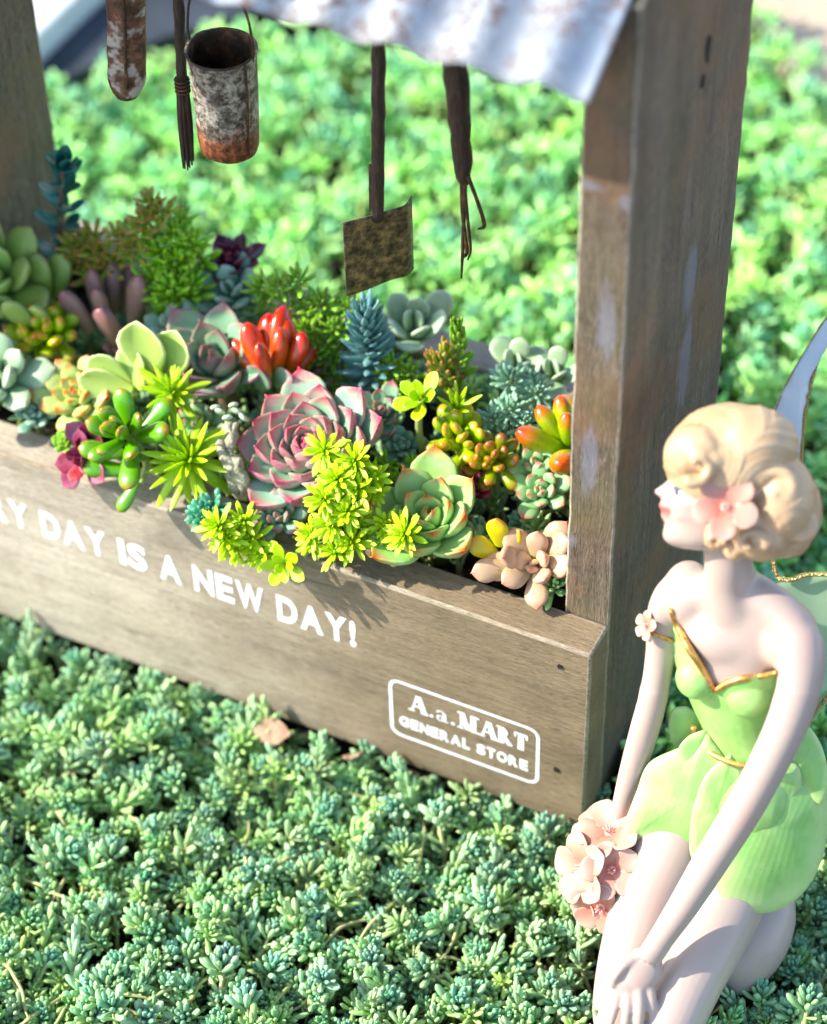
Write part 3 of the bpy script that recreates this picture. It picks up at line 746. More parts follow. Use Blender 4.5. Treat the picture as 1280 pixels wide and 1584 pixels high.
twig = NT('dark_bark_stick', 0.75); g = twig.geo(); r1 = twig.noise(1.0, 5, .7, twig.mapping(g, (900, 900, 160))); twig.color(twig.ramp(r1, [(.35, (.016, .010, .007)), (.6, (.06, .032, .02)), (.78, (.17, .09, .05))])); twig.bump(r1, 1.0, .001)
TG = 'rusty miniature garden tools hanging from the roof rail'
YT = 4.7
def rough(o, amt, sc):
    for v in o.data.vertices:
        p = v.co/S; v.co += Vector([noise.noise(p*sc+Vector((k*9.1, 0, 0))) for k in range(3)])*amt*S
def hook(parent, x, z0):
    tube('hook', [(x, YT, z0), (x, YT+.02, z0+.5), (x, YT-.02, 21.1), (x, YT-.22, 21.35), (x, YT-.15, 21.6), (x, YT+.1, 21.62), (x, YT+.21, 21.4)], .035, rust_dark.m, parent, 6, smooth_pts=3)

# bucket
bt = Vector((-11.98, YT, 18.42)); bb = Vector((-12.05, YT+.12, 15.42))
t = thing('hanging_bucket', 'rusty mottled tin bucket hanging open-topped with an orange rusted base', 'bucket', bt, TG)
def bucket_body(parent):
    ax = (bt-bb).normalized(); a = ax.cross(Vector((0, 1, 0))).normalized(); b = ax.cross(a); off = root_loc(parent)
    prof_ = [(0, 0, .0), (0, .66, .0), (.02, .74, 0), (.12, .765, 0), (.5, .79, 0), (.95, .845, 0), (.985, .875, 0), (1.0, .87, 0), (1.0, .82, 0), (.97, .80, 0), (.5, .74, 0), (.08, .70, 0), (.07, 0, 0)]
    seg = 48; vs = []; H = (bt-bb).length
    for f, r, _ in prof_:
        for k in range(seg):
            th = 2*math.pi*k/seg; dent = 1+.02*math.sin(3*th+f*4)+.012*math.sin(7*th-f*9)
            zz = f*H + (.03*math.sin(2*th+1) if f > .9 else 0)
            vs.append(bb+ax*zz+(a*math.cos(th)+b*math.sin(th))*r*dent-off)
    q = [(i*seg+k, i*seg+(k+1) % seg, (i+1)*seg+(k+1) % seg, (i+1)*seg+k) for i in range(len(prof_)-1) for k in range(seg)]
    o = obj('bucket_body', mesh_np('bucket_body', np.array([list(v) for v in vs]), q), None, parent)
    o.data.materials.append(mott.m); o.data.materials.append(rust_dark.m)
    for i, p in enumerate(o.data.polygons):
        if i//seg >= 8: p.material_index = 1
    return o
bucket_body(t)
seam = [bt+Vector((.80, -.28, -.05)), bt+Vector((.79, -.27, -1.0)), bb+Vector((.70, -.30, .15))]
tube('side_seam', seam, .035, rust_dark.m, t, 6)
tube('rim', [bt+Vector((math.cos(k*math.pi/16)*.86, math.sin(k*math.pi/16)*.86, -.01)) for k in range(33)], .03, rust_dark.m, t, 6)
tube('handle', [bt+Vector((.86, 0, -.1)), bt+Vector((.90, 0, .35)), bt+Vector((.75, .05, 1.2)), bt+Vector((.35, .05, 1.9)), bt+Vector((0, .02, 2.2)), bt+Vector((-.35, .05, 1.9)), bt+Vector((-.76, .05, 1.2)), bt+Vector((-.88, 0, .35)), bt+Vector((-.85, 0, -.1))], .035, rust_dark.m, t, 6, smooth_pts=3)
tube('hook', [bt+Vector((0, .02, 2.15)), bt+Vector((0, .02, 2.8)), bt+Vector((0, -.2, 3.0)), bt+Vector((0, -.05, 3.2)), bt+Vector((0, .2, 3.0))], .035, rust_dark.m, t, 6, smooth_pts=3)
# twine-bound brush beside the bucket
a0, a1, a2, a3 = aty(277, 15, YT), aty(281, 120, YT), aty(284, 150, YT), aty(291, 254, YT)
t = thing('hanging_brush', 'thin dark stick brush bound with wire hanging just left of the bucket', 'brush', a0, TG)
o = tube('handle', [a0+Vector((0, 0, .8)), a0, a1], [.14, .14, .13], twig.m, t, 10, smooth_pts=6); rough(o, .035, 2.5)
def fibre_bundle(parent, p0, p1, r0, r1, n, mat, nm):
    for k in range(n):
        th = 2.4*k; q = math.sqrt((k+.5)/n); o0 = Vector((math.cos(th), math.sin(th), 0))*q
        e = p1+o0*r1+Vector((0, 0, R.uniform(-.12, .12)))
        tube(nm, [p0+o0*r0, (p0+p1)*.5+o0*(r0+r1)*.58, e], [.045, .055, .02], mat, parent, 5, smooth_pts=3)
fibre_bundle(t, a1, a3, .11, .15, 17, twig.m, 'bristle')
for k in range(4):
    z = a1-Vector((0, 0, .05+.11*k)); tube('binding_wire', [z+Vector((math.cos(j*math.pi/6)*.175, math.sin(j*math.pi/6)*.175, 0)) for j in range(13)], .028, rust_dark.m, t, 5)
hook(t, a0.x, a0.z+.7)
# curved scoop at the far left
a0, a3 = aty(195, 0, YT), aty(197, 148, YT)
t = thing('hanging_scoop', 'long folded rusty iron scoop, leftmost of the hanging tools', 'scoop', a0, TG)
scoop_m = NT('rust_brown_iron', .65); g = scoop_m.geo(); r1 = scoop_m.noise(300, 5, .75, g); r2 = scoop_m.noise(130, 3, .6, g)
scoop_m.color(scoop_m.mix(scoop_m.mr(r2, .52, .60, 0, .8), scoop_m.ramp(r1, [(.36, (.03, .014, .009)), (.52, (.13, .055, .03)), (.68, (.28, .13, .07))]), (.42, .40, .36))); scoop_m.bump(r1, .8, .0006)
def scoop_body():
    off = root_loc(t); vs = []; n = 22; seg = 18
    for i in range(n+1):
        f = i/n; p = a0.lerp(a3, f*1.28-.28)
        w = .48*(1 if f < .8 else math.sqrt(max(0, 1-((f-.8)/.235)**2))); d = .34*(1-.35*f)
        for side in (1, .86):
            for k in range(seg+1):
                a = math.radians(-28+236*k/seg)
                lx = math.cos(a)*w*side; ly = -math.sin(a)*d*side
                c, s_ = math.cos(.5), math.sin(.5)
                vs.append(p+Vector((lx*c-ly*s_, lx*s_+ly*c, 0))-off)
    m = 2*(seg+1); q = []
    for i in range(n):
        for k in range(seg):
            q.append((i*m+k, i*m+k+1, (i+1)*m+k+1, (i+1)*m+k)); b = seg+1
            q.append((i*m+b+k, (i+1)*m+b+k, (i+1)*m+b+k+1, i*m+b+k+1))
        for k in (0, seg): q.append((i*m+k, i*m+seg+1+k, (i+1)*m+seg+1+k, (i+1)*m+k))
    for k in range(seg): q.append((n*m+k, n*m+k+1, n*m+seg+2+k, n*m+seg+1+k))
    o = obj('scoop_blade', mesh_np('scoop_blade', np.array([list(v) for v in vs]), q), scoop_m.m, t); rough(o, .03, 2)
scoop_body()
tube('raised_seam', [a0.lerp(a3, f)+Vector((.14+.02*math.sin(9*f), -.33*(1-.3*f), 0)) for f in (-.25, 0, .3, .6, .85)], .04, rust_dark.m, t, 6, smooth_pts=3)
tube('handle', [a0.lerp(a3, -.25), a0.lerp(a3, -.5)+Vector((0, 0, 0)), a0+Vector((0, 0, 2.4))], [.22, .13, .08], rust_dark.m, t, 10, smooth_pts=3)
# shovel
t0, t1 = aty(586, 92, YT), aty(584, 332, YT)
t = thing('hanging_shovel', 'square-bladed rusty shovel hanging on a straight dark stick', 'shovel', t0, TG)
o = tube('handle', [t0+Vector((0, 0, 1.6)), t0, t0.lerp(t1, .5), t1-Vector((0, 0, .15))], [.17, .17, .165, .16], twig.m, t, 12, smooth_pts=10); rough(o, .04, 2.2)
q0, q1 = aty(574, 255, YT), aty(575, 325, YT); tube('socket_rib', [q0, q1], .06, rust_dark.m, t, 6)
def shovel_blade():
    off = root_loc(t); c = t1+Vector((0, 0, .05)); wd = Vector((.66, .75, 0)); nrm = Vector((.75, -.66, 0)); W_, H_ = 1.95, 2.32; vs = []; nx, ny = 16, 14
    for s_ in (0, 1):
        for j in range(ny+1):
            for i in range(nx+1):
                fx = i/nx; fy = j/ny; x = (fx-.47)*W_
                bulge = .30*max(0, (fx-.84)/.16)**1.2 + .10*math.sin(fx*math.pi)*(fy)+.02*noise.noise(Vector((fx*4, fy*4, 3)))
                z = -H_*fy - .05*math.sin(fx*6)*(fy > .9)
                vs.append(c+wd*x+nrm*(-bulge+ .035*s_)+Vector((0, 0, z))-off)
    N = (nx+1)*(ny+1); q = []
    for j in range(ny):
        for i in range(nx): a = j*(nx+1)+i; q += [(a, a+1, a+nx+2, a+nx+1), (N+a, N+a+nx+1, N+a+nx+2, N+a+1)]
    for i in range(nx): q.append((i, N+i, N+i+1, i+1)); a = ny*(nx+1)+i; q.append((a, a+1, N+a+1, N+a))
    for j in range(ny): a = j*(nx+1); q.append((a, a+nx+1, N+a+nx+1, N+a)); a += nx; q.append((a, N+a, N+a+nx+1, a+nx+1))
    bm_ = NT('blade_iron', .55); g = bm_.geo(); r1 = bm_.noise(380, 5, .7, g); bm_.color(bm_.ramp(r1, [(.38, (.03, .022, .012)), (.5, (.11, .09, .045)), (.64, (.30, .21, .09))])); bm_.b.inputs['Metallic'].default_value = .4; bm_.bump(r1, .5, .0005)
    o = obj('blade', mesh_np('blade', np.array([list(v) for v in vs]), q), bm_.m, t)
shovel_blade(); hook(t, t0.x, t0.z+1.5)
# three-pronged fork
f0, f1, f2 = aty(706, 120, YT), aty(717, 262, YT), aty(719, 282, YT)
t = thing('hanging_fork', 'small rusty hand fork with thin bent tines, rightmost hanging tool', 'fork', f0, TG)
o = tube('handle', [f0+Vector((-.12, 0, 1.4)), f0, f0.lerp(f1, .45), f1, f2], [.30, .29, .26, .21, .12], twig.m, t, 14, smooth_pts=8); rough(o, .05, 2.4)
for pts_, rad in (([(715, 275), (716, 330), (722, 380), (722, 392), (718, 398)], .05), ([(720, 275), (718, 335), (716, 385), (714, 430)], .05), ([(724, 272), (735, 300), (747, 335), (749, 350), (740, 354)], .05), ([(718, 278), (724, 340), (728, 385), (724, 402)], .04)):
    tube('tine', [aty(u, v, YT+.1*i-.1) for i, (u, v) in enumerate(pts_)], [rad*1.2]+[rad]*(len(pts_)-2)+[rad*.5], rust_dark.m, t, 7, smooth_pts=4)
hook(t, f0.x-.1, f0.z+1.3)

# ------------------------------------------------------------------ leaf shapes
ECH = leaf_mesh('echeveria_leaf', prof([(0, .11), (.25, .17), (.6, .27), (.8, .26), (.92, .15), (1, .02)]), prof([(0, .08), (.5, .085), (.85, .055), (1, .012)]), 14, 12, cup=.42, bend=.38, mucro=.05, keel=.55, tipbend=.25)
AGV = leaf_mesh('agave_leaf', prof([(0, .13), (.25, .23), (.55, .33), (.78, .28), (.92, .12), (1, .012)]), prof([(0, .09), (.5, .085), (.85, .045), (1, .01)]), 14, 12, cup=.30, bend=.30, mucro=.09, keel=.5, tipbend=.15)
PTL = leaf_mesh('plump_pointed_leaf', prof([(0, .12), (.25, .22), (.6, .31), (.82, .26), (.94, .12), (1, .015)]), prof([(0, .10), (.4, .16), (.75, .14), (.92, .07), (1, .012)]), 14, 12, cup=.12, bend=.25, mucro=.04, keel=.45)
BEAN = leaf_mesh('bean_leaf', prof([(0, .05), (.12, .12), (.4, .19), (.7, .215), (.9, .15), (.98, .06), (1, .015)]), prof([(0, .05), (.12, .11), (.4, .175), (.7, .20), (.9, .14), (.98, .055), (1, .015)]), 12, 12, bend=.25)
BEANL = leaf_mesh('long_bean_leaf', prof([(0, .05), (.12, .09), (.5, .145), (.78, .155), (.93, .10), (1, .015)]), prof([(0, .05), (.12, .085), (.5, .13), (.78, .14), (.93, .09), (1, .015)]), 12, 12, bend=.30)
NDL = leaf_mesh('narrow_leaf', prof([(0, .07), (.3, .085), (.65, .075), (.9, .04), (1, .008)]), prof([(0, .04), (.5, .045), (1, .008)]), 8, 8, bend=.3, cup=.2)
NDL2 = leaf_mesh('narrow_drooping_leaf', prof([(0, .06), (.3, .08), (.65, .07), (.9, .04), (1, .008)]), prof([(0, .035), (.5, .04), (1, .008)]), 8, 9, bend=-.5, cup=.2)
OVL = leaf_mesh('oval_leaf', prof([(0, .06), (.25, .16), (.6, .26), (.85, .2), (.97, .08), (1, .02)]), prof([(0, .05), (.5, .045), (1, .012)]), 12, 9, cup=.3, bend=.25)
LIM = leaf_mesh('small_lime_leaf', prof([(0, .07), (.3, .12), (.6, .155), (.85, .11), (1, .012)]), prof([(0, .05), (.5, .06), (1, .015)]), 8, 8, cup=.3, bend=.15)
SPR = leaf_mesh('spruce_leaf', prof([(0, .09), (.3, .13), (.65, .10), (.9, .045), (1, .008)]), prof([(0, .05), (.4, .07), (1, .01)]), 8, 8, cup=.1, bend=.25)
FIN = leaf_mesh('finger_leaf', prof([(0, .08), (.3, .13), (.7, .15), (.92, .09), (1, .02)]), prof([(0, .06), (.5, .11), (.9, .07), (1, .02)]), 8, 7, bend=.3)
TNG = leaf_mesh('tongue_leaf', prof([(0, .13), (.3, .20), (.6, .235), (.85, .20), (.96, .10), (1, .03)]), prof([(0, .10), (.5, .11), (.85, .09), (1, .03)]), 12, 11, cup=.10, bend=.12, keel=.4)

# ------------------------------------------------------------------ leaf colours
L = leaf_mat
M_big = L('rose_edged_leaf', (.28, .42, .22), (.27, .44, .31), (.48, .03, .11), edge=(.60, .17, .24), edge_amt=.6, edge_start=.88, tipstart=.86, midpos=.55, back=(.46, .14, .20), glauc=(.52, .60, .55), var=.08)
M_pur = L('purple_green_leaf', (.24, .40, .15), (.19, .33, .21), (.30, .07, .12), edge=(.38, .09, .17), edge_amt=.8, edge_start=.8, tipstart=.86, back=(.27, .08, .13), glauc=(.40, .42, .42), var=.1)
M_agv = L('apple_green_leaf', (.28, .46, .12), (.36, .56, .22), (.58, .06, .03), edge=(.55, .45, .24), edge_amt=.35, edge_start=.88, tipstart=.90, midpos=.5, glauc=(.55, .66, .48), var=.08, sss=.3)
M_pch = L('peach_leaf', (.44, .44, .22), (.54, .385, .27), (.60, .20, .16), edge=(.60, .34, .27), edge_amt=.4, tipstart=.92, glauc=(.62, .50, .42), var=.10, sss=.35)
M_pch2 = L('yellow_orange_leaf', (.46, .50, .08), (.56, .46, .09), (.62, .26, .10), tipstart=.85, var=.1, sss=.35, coat=.2)
M_jg = L('green_jelly_leaf', (.12, .32, .012), (.10, .29, .01), (.38, .14, .04), tipstart=.95, midpos=.4, var=.10, sss=.3, coat=.4, rough=.3)
M_jy = L('yellow_green_jelly_leaf', (.32, .50, .03), (.36, .52, .03), (.62, .26, .05), tipstart=.88, var=.12, sss=.35, coat=.35, rough=.32)
M_jo = L('green_bronze_jelly_leaf', (.22, .32, .04), (.26, .30, .05), (.38, .08, .03), tipstart=.78, midpos=.35, var=.18, sss=.25, coat=.4, rough=.32)
M_jr = L('red_jelly_leaf', (.46, .36, .03), (.58, .10, .025), (.60, .02, .018), tipstart=.62, midpos=.42, var=.10, sss=.3, coat=.45, rough=.28)
M_jrg = L('green_red_tipped_jelly_leaf', (.28, .46, .05), (.34, .42, .05), (.62, .04, .02), tipstart=.76, midpos=.5, var=.1, sss=.3, coat=.4, rough=.3)
M_lime = L('chartreuse_leaf', (.36, .56, .03), (.44, .64, .06), (.54, .70, .14), tipstart=.9, var=.10, sss=.15, rough=.5)
M_lime2 = L('lime_narrow_leaf', (.40, .56, .05), (.38, .58, .10), (.50, .62, .22), tipstart=.95, var=.10, sss=.2, rough=.45)
M_spr = L('blue_teal_leaf', (.16, .28, .25), (.13, .27, .27), (.22, .38, .38), tipstart=.9, var=.15, sss=.1, glauc=(.34, .46, .46), rough=.55)
M_mint = L('mint_leaf', (.30, .46, .32), (.26, .44, .32), (.36, .52, .42), tipstart=.9, var=.15, sss=.15, rough=.5)
M_grn = L('mid_green_leaf', (.22, .38, .08), (.22, .40, .09), (.34, .48, .12), tipstart=.9, var=.15, sss=.15)
M_fresh = L('fresh_green_leaf', (.24, .44, .07), (.28, .50, .10), (.40, .60, .16), tipstart=.9, var=.15, sss=.15)
M_pal = L('pale_white_green_leaf', (.26, .38, .22), (.34, .46, .30), (.50, .58, .44), edge=(.68, .72, .60), edge_amt=.6, edge_start=.7, tipstart=.92, var=.06, sss=.25)
M_crm = L('cream_edged_leaf', (.48, .60, .18), (.46, .60, .22), (.70, .74, .42), edge=(.76, .78, .50), edge_amt=.95, edge_start=.72, tipstart=.96, var=.05, sss=.3)
M_brz = L('mauve_bronze_leaf', (.26, .22, .12), (.30, .20, .17), (.33, .17, .17), tipstart=.85, var=.14, sss=.15, back=(.26, .13, .15))
M_org = L('cream_green_orange_edged_leaf', (.34, .50, .10), (.46, .56, .26), (.60, .10, .06), edge=(.62, .34, .14), edge_amt=.6, edge_start=.84, tipstart=.9, var=.08, sss=.3)
M_dkp = L('dark_purple_leaf', (.09, .03, .05), (.085, .02, .04), (.20, .04, .07), tipstart=.85, var=.25, sss=.05, coat=.3)
M_wine = L('wine_red_leaf', (.30, .06, .09), (.20, .035, .065), (.30, .07, .10), tipstart=.85, var=.25, sss=.15, glauc=(.45, .24, .30))
M_grey = L('grey_green_leaf', (.20, .34, .22), (.22, .37, .27), (.32, .42, .36), tipstart=.9, var=.12, sss=.15, glauc=(.42, .50, .44))
M_dteal = L('dark_teal_leaf', (.03, .12, .09), (.035, .15, .12), (.06, .22, .18), tipstart=.9, var=.2, sss=.1)
M_oliv = L('olive_pink_tipped_leaf', (.26, .34, .06), (.28, .36, .08), (.45, .17, .13), tipstart=.78, midpos=.4, var=.2, sss=.2)
M_ofat = L('broad_olive_green_leaf', (.24, .38, .10), (.30, .42, .14), (.42, .50, .20), tipstart=.9, edge=(.45, .50, .25), edge_amt=.4, var=.1, sss=.2)
M_ptip = L('green_pink_tipped_leaf', (.24, .42, .16), (.30, .48, .26), (.62, .12, .16), tipstart=.9, edge=(.50, .58, .38), edge_amt=.3, var=.1, sss=.25)
M_tiny = L('teal_rosette_leaf', (.06, .22, .13), (.08, .27, .17), (.22, .42, .30), tipstart=.92, var=.12, sss=.1)
stem_g = flat_mat('green_stem', (.30, .36, .10), .6); stem_b = flat_mat('brown_stem', (.16, .10, .06), .75)

UPC = V(.12, -.45, .88).normalized()        # most rosettes lean to the light and the viewer
SG = 'succulents planted in the wooden box'
def ctr(u, v, z): return at(u, v, z)
def down(p, z=6.2, dx=0, dy=.4): q = Vector(p); q.z = z; q.y = min(7.9, max(1.5, q.y+dy)); q.x += dx; return q
def new(name, label, c, seed, dy=.5, cat='succulent'):
    return Plant(name, label, cat, down(c, dy=dy), SG, seed)

# big rose-edged rosette
c = ctr(486, 690, 8.6); p = new('echeveria_rosette', 'largest rosette: tight grey-green leaves with rose pink edges and crimson tips', c, 1)
p.stem([p.base, c-UPC*.35], [.35, .3], stem_g)
p.rosette(ECH, M_big, c-V(0, 0, .25), V(-.12, -.40, .90), 48, .55, 2.0, 90, 14, .02, .42, w=lambda f: 1.15-.08*f, pw=.72, jit=.05, drop=.35, tk=1.3)
# apple green agave-like rosette
c = ctr(668, 800, 8.1); p = new('agave_rosette', 'pale apple-green open rosette with brown pointed tips overhanging the front board', c, 2)
p.stem([p.base, c-UPC*.2], [.3, .28], stem_g)
p.rosette(AGV, M_agv, c-V(0, 0, .2), V(.03, -.33, .94), 18, .65, 1.8, 84, 20, .02, .30, w=lambda f: 1.0+.08*f, pw=.66, jit=.05, drop=.25, tk=1.4, start=20)
# peach graptoveria by the post
c = ctr(829, 868, 7.95); p = new('graptoveria_rosette', 'small peach-pink plump-leaved rosette in the corner by the right post', c, 3, dy=.7)
p.stem([p.base, c-UPC*.2], [.25, .2], stem_b)
p.rosette(PTL, M_pch, c-V(0, 0, .1), V(.12, -.62, .74), 12, .45, 1.22, 86, 8, .02, .20, w=1.0, pw=.7, jit=.08, drop=.2, tk=1.0, start=80)
c2 = ctr(775, 838, 8.0)
p2 = new('graptoveria_rosette', 'yellow and orange plump leaves rising behind the peach rosette', c2, 33, dy=.8)
for u, v, z, du, dv, Ln, mm in ((772, 825, 8.4, -.05, .2, .95, M_pch2), (752, 850, 7.9, -.75, .05, .9, M_pch2), (795, 835, 8.2, .3, .2, .8, M_pch2), (792, 862, 8.2, -.1, -.15, 1.0, M_pch), (765, 880, 7.7, -.8, -.4, 1.0, M_pch), (862, 845, 8.3, .55, .15, 1.0, M_pch)):
    q = at(u, v, z); d = (V(du, -.15, .35)+V(0, dv, dv)).normalized()
    p2.leaf(PTL, mm, q-d*Ln*.4, d, V(0, -.6, .6)-V(du, 0, 0)*.3, Ln, 1.0)
# jelly bean plants
def jelly(name, label, heads, seed, mat, me, n, l0, l1, axis=None, dy=.4, el0=80, el1=-5, r1=.22, w=1.0, stm=None, jit=.12, drop=.35):
    c = ctr(*heads[0][:3]); p = new(name, label, c, seed, dy)
    for h in heads:
        q = ctr(*h[:3]); ax = V(*(h[4] if len(h) > 4 else (axis or UPC))); k = h[3] if len(h) > 3 else 1
        mid = (p.base+q)/2+V(0, 0, .3)
        p.stem([p.base+V(R.uniform(-.1, .1), 0, 0), mid, q-ax.normalized()*.1], [.09, .09, .08], stm or stem_g)
        p.rosette(me, mat, q, ax, max(4, int(n*k)), l0, l1, el0, el1, .03, r1, w=w, jit=jit, drop=drop, start=R.uniform(0, 360))
    return p
p = jelly('jelly_bean_plant', 'bright green glossy bean-leaved plant with brown tips hanging over the board on the left', [(187, 668, 9.3), ], 11, M_jg, BEANL, 15, .75, 1.20, axis=(-.15, -.5, .8), r1=.2, w=1.55, drop=.55)
for u, v, z, d, Ln in ((212, 745, 8.0, (-.25, -.5, -.75), .95), (195, 702, 8.3, (-.95, -.3, .0), 1.25), (200, 728, 7.9, (-.95, -.25, -.08), 1.25), (235, 700, 8.3, (-.1, -.7, .2), .7)):
    q = at(u, v, z); p.leaf(BEANL, M_jg, q, V(*d).normalized(), V(0, -.5, .8), Ln, 1.35)
p.stem([ctr(215, 690, 8.6), at(226, 720, 8.1), at(218, 748, 7.9)], [.09, .09, .08], stem_g)
jelly('jelly_bean_plant', 'red jelly-bean leaves upright in a tight tuft above the big rosette', [(428, 578, 9.0)], 12, M_jr, BEAN, 11, 1.75, 1.2, axis=(-.16, .5, .86), el0=88, el1=40, r1=.42, w=.76, drop=.1)
for u, v, Ln in ((427, 565, .85), (480, 580, .7)):
    q = at(u, v, 8.9); p = [x for x in bpy.data.objects if x.get('label', '').startswith('red jelly-bean')][0]; pl_ = Plant.__new__(Plant); pl_.o = p; pl_.base = root_loc(p); pl_.count = 0
    pl_.leaf(BEAN, M_jr, q, V(.1, -.8, .5), V(0, 0, 1), Ln, 1.2)
q = at(452, 640, 8.7)
jelly('jelly_bean_plant', 'yellow-green cluster of short round beans with orange tips beside the left post', [(78, 512, 8.8), (48, 520, 8.6, .6)], 13, M_jy, BEAN, 15, .6, .85, r1=.25, w=1.35)
jelly('jelly_bean_plant', 'yellow-green bean cluster in front of the flat five-leaved sprig', [(706, 672, 9.0), (728, 690, 8.8, .5)], 14, M_jy, BEAN, 12, .6, .78, r1=.24, w=1.4)
jelly('jelly_bean_plant', 'small red-brown and olive bean cluster right of the yellow-green beans', [(763, 706, 8.8), (745, 715, 8.5, .7)], 15, M_jo, BEAN, 14, .48, .66, r1=.26, w=1.4)
jelly('jelly_bean_plant', 'fat green beans with scarlet tips touching the inside of the right post', [(876, 680, 9.1)], 16, M_jrg, BEAN, 8, 1.2, 1.5, axis=(-.45, .25, .85), el0=75, el1=5, r1=.15, w=1.0, dy=.3)
# lime trailing stonecrop
p = new('trailing_stonecrop', 'chartreuse many-headed trailing plant spilling over the middle of the front board', ctr(530, 720, 9.3), 21, cat='plant')
heads = [(500, 697, 9.9, 1.1), (545, 712, 9.9, 1.15), (520, 740, 9.6, 1.1), (572, 738, 9.5, .95), (550, 755, 9.4, 1.1), (500, 772, 9.2, 1), (535, 790, 9.0, 1), (578, 760, 9.1, .8), (512, 812, 8.6, 1), (478, 826, 8.1, .9), (540, 838, 8.2, 1), (515, 850, 7.9, .95), (480, 840, 7.6, .8), (555, 815, 8.3, .8)]
def lime_heads(p, heads, mat=M_lime, me=LIM, n=23, l1=.36):
    prev = p.base
    for i, (u, v, z, k) in enumerate(heads):
        q = at(u, v, z); ax = (V(R.uniform(-.35, .35), -.65+R.uniform(-.2, .2), .75)).normalized()
        b = q-ax*.5+V(0, .2, -.1)
        p.stem([p.base+V(R.uniform(-.3, .3), 0, .2), p.base.lerp(b, .6)+V(0, 0, .5), b, q-ax*.02], [.05, .05, .045, .035], stem_g)
        p.rosette(me, mat, q, ax, n,   .24*k, l1*k*1.45, 82, 2, .01, .10, w=1.0, jit=.13, start=R.uniform(0, 360), drop=.12)
        p.rosette(me, mat, q-ax*.22, ax, 9, .40*k, .56*k, 25, -15, .04, .06, w=1.0, jit=.13, start=R.uniform(0, 360))
lime_heads(p, heads)
p = new('trailing_stonecrop', 'chartreuse trailing sprigs hanging over the board above the word NEW', ctr(370, 800, 8.3), 22, dy=1.2, cat='plant')
p.base = p.base
lime_heads(p, [(335, 812, 8.2, 1.05), (372, 806, 8.1, .95), (352, 832, 7.9, 1), (385, 832, 7.7, 1.0), (398, 858, 7.35, .8), (365, 850, 7.4, .8)])
pp = p; q = at(440, 872, 7.3)
p.stem([at(395, 850, 7.4), at(420, 862, 7.35), q], [.05, .05, .05], stem_g)
p.rosette(OVL, M_lime, q, V(.2, -.8, .5), 9, .4, .68, 60, 0, .02, .06, jit=.15)
p.rosette(OVL, M_lime, at(405, 855, 7.4), V(-.2, -.8, .5), 6, .35, .6, 40, -20, .02, .06, jit=.15)
p = new('trailing_stonecrop', 'small chartreuse star sprig lying on the lower left of the apple-green rosette', ctr(620, 822, 8.2), 23, dy=.8, cat='plant')
lime_heads(p, [(622, 826, 8.7, 1.15), (596, 812, 8.5, .85), (585, 836, 8.1, .8)])
# narrow-leaved lime stars
p = new('narrow_leaved_stonecrop', 'spiky lime-green star of long narrow leaves leaning over the board', ctr(288, 712, 8.5), 24, cat='plant')
c = at(287, 708, 8.8); p.stem([p.base, c-UPC*.5, c], [.08, .08, .07], stem_g)
p.rosette(NDL, M_lime2, c, V(-.05, -.6, .8), 34, .5, 1.3, 85, 0, .02, .10, w=1.05, jit=.12, drop=.25)
p.rosette(NDL2, M_lime2, c-UPC*.3, V(0, -.6, .8), 14, 1.25, 1.5, 15, -35, .05, .1, w=1.2, jit=.15)
p = new('narrow_leaved_stonecrop', 'yellow-green fine-leaved tuft between the cream-edged leaves and the purple rosette', ctr(268, 610, 9.3), 25, cat='plant')
c = at(262, 602, 9.5); p.stem([p.base, c], [.08, .07], stem_g)
p.rosette(NDL, M_lime2, c, V(0, -.4, .9), 26, .35, .7, 85, 10, .02, .12, w=1.3, jit=.12, drop=.25)
p.rosette(NDL, M_lime2, c-UPC*.35, V(.2, -.4, .9), 16, .6, .95, 30, -15, .04, .12, w=1.4, jit=.15)
# purple-green rosette
c = ctr(338, 562, 8.8); p = new('purple_echeveria', 'loose rosette of large grey-green leaves with wine-red edges behind the big rosette', c, 26)
p.stem([p.base, c-UPC*.2], [.3, .25], stem_b)
p.rosette(AGV, M_pur, c-V(0, 0, .2), V(-.05, -.35, .93), 16, .8, 2.0, 86, 22, .03, .3, w=1.0, pw=.7, jit=.06, drop=.2, tk=1.3, start=200)
for u, v, z, d, Ln in ((405, 600, 8.6, (.25, -.15, .95), 1.3), (345, 610, 8.7, (-.25, -.5, .5), 1.2), (425, 590, 8.9, (.7, -.1, .6), 1.1)):
    q = at(u, v, z); p.leaf(AGV, M_pur, q, V(*d).normalized(), V(-.1, -.9, .3), Ln, 1.0)
# blue spruce-like stem
c = ctr(578, 585, 8.3); p = new('blue_stonecrop', 'blue-teal conifer-like upright shoot behind and right of the big rosette', c, 27, cat='plant')
tp = ctr(566, 492, 10.6); ax = (tp-c).normalized()
p.stem([p.base, c, tp], [.1, .1, .07], stem_g)
p.spike(SPR, M_spr, c-ax*.3, ax, (tp-c).length+.35, 95, 1.0, .75, 8, 60, r=.06, w=1.2, jit=.12)
p.rosette(SPR, M_spr, tp+ax*.1, ax, 12, .35, .6, 88, 55, .01, .06, w=1.15)
p.rosette(PTL, M_grey, c+V(.0, -.25, -.1), V(0, -.8, .5), 9, .3, .5, 80, 0, .02, .1, w=1.1)
